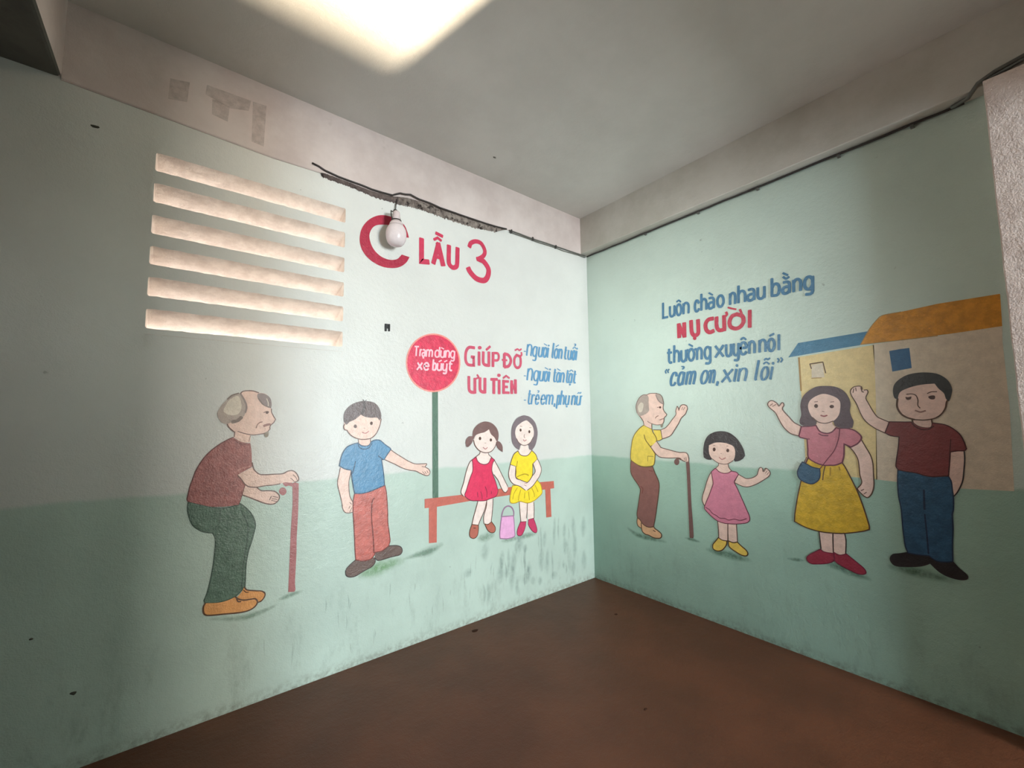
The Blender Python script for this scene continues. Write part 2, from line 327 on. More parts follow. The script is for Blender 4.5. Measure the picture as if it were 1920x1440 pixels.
class Panel:
    """collects paint shapes lying on one wall; lay = height of a coat of paint above the wall (mm)"""
    def __init__(s, wall, base): s.wall = wall; s.v = []; s.f = []; s.mi = []; s.mats = []; s.edge = []; s.base = base
    def P(s, q, lay):
        d = 0.0004 + lay*0.00012
        return Vector((-q[0]*0.001, -d, q[1]*0.001)) - s.base if s.wall == 'L' else Vector((-d, -q[0]*0.001, q[1]*0.001)) - s.base
    def mat(s, k):
        if k not in s.mats: s.mats.append(k)
        return s.mats.index(k)
    def fill(s, k, pts, cor, lay):
        p = spline(pts, cor, True); n = len(s.v); s.v += [s.P(q, lay) for q in p]; s.edge += [1.0]*len(p)
        area = sum(a.x*b.y - b.x*a.y for a, b in zip(p, p[1:]+p[:1]))
        idx = list(range(n, n+len(p)))
        flip = (area < 0) if s.wall == 'R' else (area > 0)
        s.f.append(tuple(idx[::-1] if flip else idx)); s.mi.append(s.mat(k))
    def stroke(s, k, width, pts, cor, lay, soft=False, pen=False):
        closed = False
        p = spline(pts, cor, False)
        q = [p[0]]
        for a in p[1:]:
            if (a-q[-1]).length > 0.4: q.append(a)
        p = q
        if len(p) < 2: return
        h = width/2
        ring = (p[0]-p[-1]).length < 1.0
        e0 = (p[0]-p[1]).normalized(); e1 = (p[-1]-p[-2]).normalized(); ext = min(h*0.45, 4.0)
        if not ring and not soft: p = [p[0]+e0*ext] + p + [p[-1]+e1*ext]
        m = s.mat(k); L = []; R_ = []; n0 = len(s.v)
        for i, a in enumerate(p):
            t0 = (a-p[i-1]) if i else (p[1]-a); t1 = (p[i+1]-a) if i+1 < len(p) else t0
            if ring and i in (0, len(p)-1): t0 = p[-1]-p[-2]; t1 = p[1]-p[0]
            t0 = t0.normalized(); t1 = t1.normalized(); t = t0+t1
            t = t.normalized() if t.length > 1e-3 else t0
            nrm = Vector((-t.y, t.x)); c = max(0.62, nrm.dot(Vector((-t0.y, t0.x))))
            hh = h/c
            if pen: hh *= 0.56 + 0.5*abs(t.y)
            if soft:
                fr = i/(len(p)-1); hh = h*(0.45+0.55*math.sin(math.pi*min(1, max(0, fr))))
            elif not ring and i in (0, len(p)-1): hh *= 0.72
            if soft:
                ev = math.sin(math.pi*i/(len(p)-1))**0.7 if 0 < i < len(p)-1 else 0.0
                for o_, e_ in ((1, 0), (0.62, 0.35), (0.28, 0.85), (-0.05, 1.0), (-0.38, 0.75), (-0.7, 0.28), (-1, 0)):
                    s.v.append(s.P(a+nrm*hh*o_, lay)); s.edge.append(e_*ev)
            else:
                s.v += [s.P(a+nrm*hh, lay), s.P(a-nrm*hh, lay)]; s.edge += [1.0, 1.0]
        w_ = 7 if soft else 2
        for i in range(len(p)-1):
            a = n0+i*w_; b = a+w_
            for j in range(w_-1):
                q4 = (a+j, a+j+1, b+j+1, b+j)
                s.f.append(q4 if s.wall == 'R' else q4[::-1]); s.mi.append(m)
    def draw(s, shapes, lay):
        for sh in shapes:
            if sh[0] == 'f': pts = list(zip(sh[2][::2], sh[2][1::2])); s.fill(sh[1], pts, None if sh[3] == -1 else sh[3], lay); lay += 1
            else:
                pts = list(zip(sh[3][::2], sh[3][1::2])); cor = None if sh[4] == -1 else sh[4]
                s.stroke(sh[1], sh[2], pts, cor, lay + 0.5, sh[0] == 'm', sh[0] == 'p'); lay += 0.35
        return lay
    def build(s, name, parent):
        o = link_mesh(name, s.v, s.f, [M[k] for k in s.mats], parent, s.mi)
        at = o.data.attributes.new('edge', 'FLOAT', 'POINT'); at.data.foreach_set('value', s.edge)
        return o
def paint_thing(wall, name, label, cat, group, base, parts):
    us = []; zs = []
    for p in parts:
        for sh in p[2]:
            c = sh[2] if sh[0] == 'f' else sh[3]; us += c[::2]; zs += c[1::2]
    um = (min(us)+max(us))/2000.0; z0 = min(zs)/1000.0
    loc = Vector((-um, 0, z0)) if wall == 'L' else Vector((0, -um, z0))
    root = tag(empty(name, loc), label, cat, group)
    lay = 10.0 - base*9 if name != 'painted_shoulder_bag' else 45.0
    for pn, pl, shapes, subs in parts:
        pa = Panel(wall, loc)
        if pn == 'painted_grass': pa.draw(shapes, 1.0); o = pa.build('ground_smear', root)
        else:
            l0 = lay; lay = pa.draw(shapes, lay); o = pa.build(pn, root)
        if pl: o['label'] = pl
        for sn, ss in subs:
            sp = Panel(wall, loc); lay = sp.draw(ss, lay); sp.build(sn, o)
MURAL = [
('L','painted_old_man','painted stooped old man in a brownish red shirt leaning forward, under the louvred vent','mural figure', None, 0, [('painted_grass','', [('m','grassgrey', 35.4, [2690,447,2555,413,2472,417,2400,436],[])],[]),('arm','', [('f','skin', [2564,1040,2513,1026,2492,1006,2463,1003,2433,996,2414,977,2411,960,2422,941,2443,933,2475,942,2514,963,2548,982,2571,994],[0,12]),('s','ol', 5.3, [2513,1025,2492,1006,2463,1003,2433,996,2414,977,2411,960,2422,941,2443,933,2475,942,2514,963,2548,982,2571,994],[]),('s','ol', 3.8, [2447,974,2455,956],[]),('s','ol', 3.2, [2441,972,2417,964],[]),('s','ol', 3.2, [2444,961,2420,954],[]),('s','ol', 3.2, [2446,953,2422,944],[])],[]),('trousers','', [('f','oldgreen', [2781,990,2782,955,2775,918,2763,886,2745,863,2717,843,2684,833,2674,811,2671,780,2672,753,2674,714,2677,672,2685,611,2695,560,2704,534,2700,523,2663,512,2627,511,2585,520,2559,541,2545,556,2545,593,2544,668,2536,726,2526,762,2517,805,2512,840,2519,873,2537,908,2560,937,2580,954,2586,950,2642,943,2694,953,2732,969],[0,6,14,15,20,30]),('s','dkgreen', 5.1, [2781,990,2782,955,2775,918,2763,886,2745,863,2717,843,2684,833,2674,811,2671,780,2672,753,2674,714,2677,672,2685,611,2695,560,2704,534,2700,523,2663,512,2627,511,2585,520,2559,541,2545,556,2545,593,2544,668,2536,726,2526,762,2517,805,2512,840,2519,873,2537,908,2560,937,2580,954,2586,950,2642,943,2694,953,2732,969,2781,990],[0,6,14,15,20,30,35]),('s','dkgreen', 4.2, [2579,927,2551,868,2543,829,2544,766,2552,704,2556,658,2558,584,2558,547],[]),('s','dkgreen', 2.5, [2657,944,2658,907,2662,870,2677,857],[])],[]),('shoe','', [('f','orange', [2548,556,2536,539,2504,527,2475,518,2460,506,2461,487,2474,471,2490,468,2500,488,2549,495,2577,514,2559,534],[0,7,10]),('s','olbrown', 6.0, [2548,556,2536,539,2504,527,2475,518,2460,504,2461,487,2474,471,2490,468],[]),('s','olbrown', 3.9, [2550,541,2540,529,2529,527],[])],[]),('shoe','', [('f','orange', [2699,521,2705,507,2704,483,2694,467,2666,459,2625,452,2569,442,2528,440,2501,451,2490,470,2500,488,2519,491,2549,495,2572,507,2583,519,2612,511,2650,510],[0,14]),('s','olbrown', 6.5, [2699,521,2705,507,2704,483,2694,467,2666,459,2625,452,2569,442,2528,440,2501,451,2490,470,2500,488,2519,491,2549,495,2572,507,2583,519],[]),('s','olbrown', 6.0, [2577,507,2571,494,2560,491],[])],[]),('shirt','', [('f','oldshirt', [2620,1276,2644,1264,2672,1246,2700,1222,2724,1195,2743,1163,2759,1127,2770,1086,2778,1056,2784,1015,2786,1000,2781,989,2732,969,2694,955,2642,948,2586,950,2578,974,2569,1015,2563,1040,2579,1070,2595,1094,2537,1127,2539,1161,2542,1207,2548,1244,2572,1248,2600,1260],[0,11,15,18,20,21,24]),('s','olwine', 4.2, [2620,1276,2644,1264,2672,1246,2700,1222,2724,1195,2743,1163,2759,1127,2770,1086,2778,1056,2784,1015,2786,1000,2781,989],[]),('s','olwine', 2.9, [2563,1040,2569,1015,2578,974,2586,950],[]),('s','oldshirtlt', 7.2, [2600,1111,2581,1122,2542,1132],[]),('s','olwine', 2.5, [2617,1266,2600,1249,2577,1240,2561,1244],[])],[]),('arm','', [('f','skin', [2595,1094,2536,1125,2525,1108,2504,1089,2480,1084,2442,1083,2400,1082,2378,1092,2356,1094,2337,1080,2325,1056,2326,1039,2342,1036,2361,1032,2386,1037,2410,1032,2440,1029,2478,1029,2513,1026,2544,1031,2564,1046,2579,1070],[0,1]),('s','ol', 5.5, [2537,1148,2532,1126,2525,1109,2504,1089,2480,1084,2442,1083,2400,1082,2378,1092,2356,1094,2337,1080,2325,1056,2326,1039,2342,1034],[]),('s','ol', 4.7, [2595,1091,2579,1070,2564,1046,2544,1031,2513,1026,2478,1029,2440,1029,2410,1032],[]),('s','ol', 3.1, [2351,1073,2338,1058,2330,1040],[]),('s','ol', 3.1, [2363,1056,2352,1047,2345,1037],[])],[]),('neck','', [('f','skin', [2615,1300,2602,1304,2574,1292,2548,1283,2549,1247,2586,1252,2617,1276],[0,3,4,6]),('s','ol', 3.8, [2615,1300,2616,1279],[]),('s','ol', 2.3, [2549,1281,2555,1254],[])],[]),('head','', [('f','skin', [2647,1341,2642,1326,2629,1311,2615,1300,2603,1304,2574,1292,2542,1285,2508,1287,2488,1292,2473,1303,2465,1314,2466,1324,2461,1335,2449,1347,2442,1362,2452,1379,2461,1399,2464,1418,2463,1447,2470,1471,2491,1491,2521,1497,2544,1504,2573,1503,2598,1493,2622,1471,2647,1421,2659,1373],[3,14]),('s','ol', 4.9, [2600,1488,2590,1500,2570,1505,2544,1504,2521,1496],[]),('s','ol', 4.3, [2462,1416,2461,1399,2452,1379,2442,1362,2449,1346,2461,1334,2466,1323,2465,1313],[3]),('s','ol', 3.9, [2465,1313,2476,1299,2490,1291,2514,1287,2542,1285,2574,1293,2603,1304],[]),('s','ol', 5.1, [2647,1341,2642,1328,2629,1313,2615,1300],[]),('s','wrinkle', 4.4, [2526,1319,2521,1336,2510,1347,2500,1349],[])],[('eye', [('f','eyebrown', [2474,1397,2476,1392,2481,1390,2486,1392,2488,1397,2486,1401,2481,1403,2476,1401],[]),('s','ol', 3.3, [2496,1396,2481,1403,2473,1399],[])]),('mouth', [('s','greylip', 11.5, [2493,1328,2480,1334,2465,1336],[])]),('beard', [('f','greybeard', [2490,1290,2472,1301,2472,1277,2484,1271],[])])]),('hair','grey hair at the back of the head', [('f','hairgrey', [2606,1491,2633,1480,2654,1457,2672,1434,2683,1411,2689,1389,2682,1367,2668,1347,2649,1341,2631,1347,2609,1352,2590,1366,2577,1386,2570,1412,2573,1439,2586,1465,2597,1484],[]),('f','hairpale', [2617,1477,2643,1457,2658,1428,2665,1402,2646,1386,2624,1383,2605,1389,2592,1415,2596,1452,2605,1474],[]),('s','hairdk', 15.9, [2628,1350,2606,1357,2590,1373],[]),('s','hairmid', 7.4, [2598,1488,2580,1455,2571,1425,2575,1396],[]),('s','hairdk', 6.3, [2606,1491,2633,1480,2651,1460],[])],[]),('hair','small dark tuft of hair above the forehead', [('f','hairmid', [2525,1490,2509,1494,2488,1488,2470,1471,2463,1447,2464,1423,2480,1425,2501,1436,2518,1456,2526,1473],[]),('s','hairdk', 3.8, [2523,1470,2504,1440,2480,1425,2464,1421],[]),('s','hairpale', 4.2, [2485,1467,2478,1447,2477,1430],[])],[])]),
('L','painted_walking_stick','painted reddish brown walking stick held by the stooped old man in the brownish red shirt','mural walking stick', None, 0, [('painted_grass','', [('m','grassgrey', 33.6, [2403,456,2355,463,2284,471],[])],[]),('handle','', [('f','canered', [2398,1036,2380,1043,2354,1030,2348,1010,2370,1018,2385,1016],[]),('f','canered', [2379,990,2384,977,2396,972,2408,980,2414,994,2409,1007,2397,1012,2385,1005],[])],[]),('shaft','', [('f','canered', [2353,1028,2342,1032,2323,1025,2322,987,2321,877,2324,742,2323,668,2325,521,2322,487,2327,477,2355,482,2355,532,2354,647,2353,774,2349,915,2350,963],[0,2,9,10])],[])]),
('L','painted_boy','painted boy in a blue t-shirt and brick red trousers holding out one arm','mural figure', None, 0, [('painted_grass','', [('m','grassbright', 101.1, [2006,475,1921,489,1839,502,1717,508],[]),('m','grassgrey', 39.4, [1735,515,1626,522,1491,536],[])],[]),('shoe','', [('f','shoebrown', [1910,590,1867,590,1824,611,1772,602,1747,586,1741,562,1757,545,1806,544,1856,540,1890,541,1906,557],[0,2]),('s','oldark', 5.2, [1824,611,1772,602,1747,586,1741,562,1757,545,1806,544,1856,540,1890,541,1906,557],[])],[]),('shoe','', [('f','shoebrown', [2017,571,2039,557,2065,536,2072,517,2066,495,2046,484,2016,483,1969,500,1925,514,1906,535,1910,561,1926,564,1958,558,1989,559],[0,10]),('s','oldark', 5.2, [2017,571,2039,557,2065,536,2072,517,2066,495,2046,484,2016,483,1969,500,1925,514,1906,535,1910,561],[])],[]),('arm','', [('f','skin', [2113,1090,2053,1072,2058,1043,2065,1006,2063,963,2057,925,2043,893,2040,837,2060,835,2081,841,2095,863,2100,894,2111,941,2124,988,2126,1018,2119,1054],[0,1,6,7]),('s','ol', 4.4, [2113,1090,2119,1054,2126,1018,2124,988,2111,941,2100,894,2095,863,2081,841,2060,835,2040,837],[]),('s','ol', 4.6, [2053,1072,2058,1043,2065,1006,2063,963,2057,925,2041,893],[]),('s','ol', 3.4, [2058,893,2047,881],[]),('s','ol', 3.2, [2056,872,2062,859],[]),('s','ol', 3.3, [2045,862,2057,840],[])],[]),('trousers','', [('f','brick', [2031,939,1991,935,1946,940,1897,954,1855,966,1846,926,1839,860,1835,795,1833,743,1821,664,1819,635,1827,611,1867,591,1908,590,1916,571,1939,556,1983,558,2017,571,2022,620,2028,713,2034,790,2039,855,2037,911],[0,4,11,13,17]),('s','dkbrick', 5.8, [2031,939,1991,935,1946,940,1897,954,1855,966,1846,926,1839,860,1835,795,1833,743,1821,664,1819,635,1827,611,1867,591,1908,590,1916,571,1939,556,1983,558,2017,571,2022,620,2028,713,2034,790,2039,855,2037,911,2031,939],[0,4,11,13,17,23]),('s','dkbrick', 7.1, [1919,899,1930,881,1932,825,1931,778,1924,713,1918,650,1915,590],[])],[]),('arm','', [('f','skin', [1861,1119,1822,1174,1797,1155,1754,1127,1706,1097,1662,1078,1616,1075,1585,1074,1583,1067,1593,1054,1569,1038,1559,1020,1565,1003,1577,998,1596,1002,1631,1019,1657,1033,1698,1042,1746,1059,1796,1086,1828,1102],[0,1,7]),('s','ol', 5.1, [1822,1174,1797,1155,1754,1127,1706,1097,1662,1078,1616,1075,1585,1074,1583,1067,1593,1054,1569,1038,1559,1020,1565,1003,1577,998,1596,1002,1631,1019,1657,1033,1698,1042,1746,1059,1796,1086,1828,1102,1861,1119],[6]),('s','ol', 3.5, [1612,1026,1596,1008],[]),('s','ol', 3.6, [1596,1026,1585,1009],[]),('s','ol', 3.6, [1582,1030,1572,1013],[]),('s','ol', 3.8, [1616,1058,1593,1053],[])],[]),('neck','', [('f','skin', [2016,1245,1948,1245,1946,1216,1954,1208,1977,1202,2002,1209,2015,1222],[0,1]),('s','ol', 4.4, [2017,1245,2015,1222],[]),('s','ol', 4.6, [1947,1244,1946,1223],[])],[]),('shirt','', [('f','blueshirt', [2019,1223,2047,1217,2080,1202,2101,1173,2112,1140,2119,1101,2090,1082,2053,1071,2051,1046,2045,1008,2037,964,2031,940,1991,935,1946,941,1897,955,1858,968,1861,1009,1868,1059,1878,1118,1861,1119,1849,1139,1822,1176,1825,1183,1857,1206,1885,1230,1902,1236,1925,1235,1943,1226,1954,1208,1977,1203,2002,1209],[0,5,7,11,15,18,19,21,27]),('s','dkblue', 5.8, [2019,1223,2047,1217,2080,1202,2101,1173,2112,1140,2119,1101,2090,1082,2053,1071,2051,1046,2045,1008,2037,964,2031,940,1991,935,1946,941,1897,955,1858,968,1861,1009,1868,1059,1878,1118,1861,1119,1849,1139,1822,1176,1825,1183,1857,1206,1885,1230,1902,1236,1925,1235,1943,1226,1954,1208,1977,1203,2002,1209,2019,1223],[0,5,7,11,15,18,19,21,27,31]),('s','dkblue', 5.7, [2031,1119,2039,1079,2048,1052],[]),('s','dkblue', 5.7, [1898,1142,1881,1128,1867,1118],[]),('s','dkblue', 5.1, [2020,1219,2009,1197,1986,1186,1957,1191,1938,1216],[])],[]),('head','', [('f','skin', [2084,1297,2068,1276,2048,1260,2016,1246,1984,1242,1945,1247,1919,1267,1903,1293,1891,1326,1885,1362,1891,1395,1922,1438,1988,1453,2051,1430,2094,1395,2099,1341,2100,1323,2096,1305],[]),('s','ol', 5.8, [2095,1332,2101,1318,2095,1301,2082,1297,2067,1276,2048,1260,2016,1246,1984,1242,1945,1247,1919,1267,1903,1293,1891,1326,1885,1359],[3]),('s','ol', 3.4, [1885,1362,1892,1359,1893,1349],[])],[('eye', [('f','eyebrown', [2027,1318,2029,1311,2036,1308,2043,1311,2046,1318,2043,1326,2037,1329,2030,1326],[])]),('eye', [('f','eyebrown', [1935,1334,1937,1327,1943,1324,1949,1327,1952,1335,1949,1342,1943,1345,1937,1342],[])]),('mouth', [('s','lip', 4.9, [1996,1284,1981,1277,1968,1281,1958,1289],[])]),('nose', [('s','wrinkle', 2.6, [1987,1308,1980,1306],[])])]),('hair','', [('f','hairbrown', [2085,1327,2096,1338,2102,1360,2100,1392,2085,1420,2061,1442,2030,1457,1998,1464,1962,1464,1929,1456,1905,1435,1891,1408,1885,1385,1885,1365,1897,1352,1911,1367,1947,1367,1980,1372,2006,1385,2025,1369,2040,1357,2068,1344,2080,1332],[0,13,14,18]),('s','hairblack', 16.2, [1988,1456,1986,1424,2000,1392],[]),('s','hairblack', 4.5, [1988,1463,1996,1472],[]),('s','hairblack', 3.9, [1985,1463,1975,1470],[])],[])]),
('L','painted_bus_stop_sign','painted round red bus stop sign on a dark green post behind the bench','mural sign', None, 0, [('post','', [('f','postgreen', [1547,1546,1505,1547,1498,851,1539,852], -1)],[]),('disc','', [('f','rim', [1333,1740,1350,1661,1396,1594,1463,1549,1540,1531,1614,1543,1676,1581,1716,1640,1731,1710,1718,1782,1679,1847,1617,1895,1543,1919,1465,1913,1397,1877,1350,1816],[]),('f','signred', [1345,1739,1360,1665,1404,1601,1467,1558,1540,1541,1611,1552,1669,1589,1708,1644,1722,1710,1709,1779,1672,1841,1614,1887,1543,1909,1469,1903,1404,1869,1360,1811],[])],[]),('word','', [('s','signpink', 9.7, [1672,1819,1645,1821],[]),('s','signpink', 10.3, [1659,1820,1663,1760],[]),('s','signpink', 10.4, [1637,1761,1634,1802],[]),('s','signpink', 10.1, [1635,1790,1630,1803,1624,1801],[]),('s','signpink', 10.5, [1615,1803,1605,1804,1600,1795,1603,1762],[]),('s','signpink', 10.1, [1601,1785,1613,1785,1619,1778,1620,1767,1616,1761,1608,1763,1602,1770],[]),('f','signpink', [1605,1752,1607,1748,1612,1746,1616,1747,1618,1751,1616,1755,1612,1757,1607,1756],[]),('s','signpink', 10.6, [1592,1762,1589,1805],[]),('s','signpink', 10.5, [1590,1794,1583,1805,1573,1805,1569,1795,1571,1763],[]),('s','signpink', 10.6, [1569,1795,1562,1806,1552,1806,1548,1796,1550,1764],[])],[]),('word','', [('s','signpink', 11.1, [1493,1831,1499,1766],[]),('s','signpink', 10.6, [1496,1797,1504,1809,1517,1808,1526,1796,1527,1777,1520,1765,1507,1766,1498,1778],[]),('s','signpink', 10.9, [1483,1810,1486,1777,1480,1767,1468,1767,1460,1780],[]),('s','signpink', 11.3, [1458,1811,1461,1767],[]),('s','signpink', 8.3, [1458,1808,1451,1811,1450,1815],[]),('s','signpink', 8.0, [1481,1830,1462,1823],[]),('s','signpink', 11.3, [1450,1768,1446,1812],[]),('s','signpink', 11.2, [1447,1799,1439,1812,1427,1813,1420,1801,1423,1769],[]),('s','signpink', 11.1, [1380,1804,1387,1815,1400,1814,1409,1800,1410,1783,1403,1770,1391,1770,1382,1783],[]),('s','signpink', 11.3, [1379,1815,1384,1757,1392,1749,1409,1750],[])],[]),('word','', [('s','signpink', 11.9, [1651,1715,1623,1674],[]),('s','signpink', 11.2, [1620,1717,1655,1672],[]),('s','signpink', 11.6, [1605,1698,1575,1699,1575,1708,1582,1719,1595,1718,1605,1704,1606,1687,1599,1675,1585,1675,1576,1683],[])],[]),('word','', [('s','signpink', 12.3, [1539,1745,1545,1677],[]),('s','signpink', 11.9, [1542,1708,1535,1721,1525,1721,1520,1709,1522,1690,1529,1677,1545,1678],[]),('s','signpink', 12.2, [1508,1722,1511,1689,1505,1678,1491,1679,1482,1691],[]),('s','signpink', 12.7, [1480,1723,1483,1679],[]),('s','signpink', 8.5, [1500,1735,1480,1745],[]),('s','signpink', 12.4, [1467,1724,1470,1691,1464,1680,1451,1680,1442,1693],[]),('s','signpink', 12.5, [1439,1725,1444,1667,1452,1659,1468,1660],[]),('s','signpink', 8.5, [1459,1737,1439,1747],[]),('s','signpink', 12.8, [1413,1742,1418,1691,1412,1682,1402,1683],[]),('s','signpink', 11.6, [1423,1726,1399,1727],[])],[])]),
('L','painted_bench','painted long reddish brown bench with two visible legs at the bus stop','mural bench', None, 0, [('painted_grass','', [('m','grassgrey', 72.8, [1660,530,1571,526,1455,556],[])],[]),('painted_grass','', [('m','grassgreen', 47.7, [613,567,445,554],[]),('m','grassgreen', 47.0, [613,551,446,524],[])],[]),('leg','', [('f','benchred', [1565,798,1508,800,1508,571,1563,577], -1)],[]),('leg','', [('f','benchred', [558,804,503,807,496,580,551,583], -1)],[]),('seat','', [('f','benchred', [1595,854,1314,848,900,855,606,860,464,855,461,798,583,799,915,798,1252,799,1507,794,1594,797], -1)],[])]),
('L','painted_girl','painted girl with pigtails in a red dress seated on the bench','mural figure', None, 0, [('painted_grass','', [('m','grassgrey', 78.7, [1202,535,1124,537,1044,544],[])],[]),('leg','', [('f','skinpale', [1117,792,1062,795,1067,725,1080,634,1109,624,1137,632,1144,678,1132,733],[0,1]),('s','ol', 6.2, [1117,789,1122,740,1144,678,1142,629],[]),('s','ol', 6.4, [1063,790,1067,725,1080,634],[])],[]),('leg','', [('f','skinpale', [1192,794,1117,789,1136,723,1174,657,1188,629,1238,643,1229,684,1210,737],[0,1]),('s','ol', 6.5, [1192,789,1210,737,1229,684,1240,643],[]),('s','ol', 6.7, [1117,785,1136,723,1174,657,1188,629],[])],[]),('shoe','', [('f','shoetan', [1137,628,1109,620,1078,634,1046,591,1049,561,1076,557,1109,578],[0,2]),('s','olbrown', 5.0, [1137,628,1109,620,1078,634,1046,591,1049,561,1076,557,1109,578,1137,628],[0,2])],[]),('shoe','', [('f','shoetan', [1242,641,1188,627,1188,599,1197,560,1225,545,1256,561,1260,597],[0,1]),('s','olbrown', 5.1, [1242,641,1188,627,1188,599,1197,560,1225,545,1256,561,1260,597,1242,641],[0,1]),('s','olbrown', 5.1, [1229,615,1211,612],[])],[]),('arm','', [('f','skinpale', [1239,1074,1259,1059,1286,1001,1308,925,1326,879,1326,857,1309,837,1298,839,1282,885,1255,957,1235,1000,1235,1046],[]),('s','ol', 5.7, [1239,1074,1259,1059,1286,1001,1308,925,1326,879,1326,857,1309,837],[])],[]),('arm','', [('f','skinpale', [1050,1059,1018,1010,984,952,944,884,931,859,934,832,950,821,970,830,990,857,1019,912,1058,962,1070,994,1065,1037],[]),('s','ol', 6.0, [1050,1059,1018,1010,984,952,944,884,929,859],[]),('s','ol', 5.8, [1056,958,1019,915,992,862,970,830,950,821,932,835],[])],[]),('neck','', [('f','skinpale', [1172,1129,1174,1114,1207,1093,1196,1066,1172,1045,1135,1035,1101,1044,1076,1081,1103,1110,1103,1125],[0,2,7,9]),('s','ol', 5.2, [1172,1125,1177,1112,1207,1093],[]),('s','ol', 5.2, [1105,1116,1096,1098,1072,1081],[])],[]),('dress','', [('f','reddress', [1207,1093,1239,1074,1235,1046,1235,1000,1251,964,1269,921,1286,875,1298,839,1255,804,1201,793,1136,786,1098,792,1040,804,1020,837,1025,861,1044,914,1068,967,1073,998,1065,1037,1049,1061,1077,1081,1101,1044,1135,1035,1172,1045,1196,1066],[0,1,19,20]),('s','dkwine', 5.7, [1207,1093,1239,1074,1235,1046,1235,1000,1251,964,1269,921,1286,875,1298,839,1255,804,1201,793,1136,786,1098,792,1040,804,1020,837,1025,861,1044,914,1068,967,1073,998,1065,1037,1049,1061,1077,1081,1101,1044,1135,1035,1172,1045,1196,1066,1207,1093],[0,1,19,20,25]),('s','dkwine', 4.6, [1131,882,1117,846,1117,808],[]),('s','dkwine', 4.1, [1169,852,1159,824,1159,798],[]),('s','dkwine', 4.1, [1196,851,1192,817],[]),('s','dkwine', 4.3, [1078,845,1079,826],[])],[]),('head','', [('f','skinpale', [1226,1205,1209,1162,1172,1129,1125,1115,1076,1124,1042,1158,1029,1197,1041,1253,1105,1286,1185,1261],[]),('s','ol', 6.0, [1227,1208,1214,1170,1177,1133,1125,1116,1076,1124,1044,1154,1029,1189],[])],[('eye', [('f','eyebrown', [1163,1218,1166,1210,1174,1206,1182,1210,1185,1218,1182,1226,1174,1230,1166,1226],[])]),('eye', [('f','eyebrown', [1070,1203,1073,1196,1081,1193,1088,1196,1091,1204,1088,1212,1081,1215,1073,1211],[])]),('mouth', [('s','lip', 5.8, [1148,1155,1129,1142,1110,1153],[])]),('nose', [('s','wrinkle', 3.1, [1135,1185,1123,1184],[])])]),('hair','', [('f','hairred', [1234,1209,1236,1247,1227,1281,1199,1311,1162,1330,1124,1336,1075,1325,1036,1297,1016,1264,1011,1232,1017,1200,1029,1191,1051,1222,1080,1246,1097,1280,1134,1261,1176,1253,1209,1242,1225,1220],[0,11,14])],[]),('pigtail','', [('f','hairred', [1232,1235,1264,1236,1286,1218,1293,1192,1286,1164,1268,1165,1241,1190,1231,1212],[0,4,7])],[]),('pigtail','', [('f','hairred', [1024,1197,997,1184,977,1155,975,1112,997,1124,1022,1145,1034,1173],[0,3,6])],[])]),
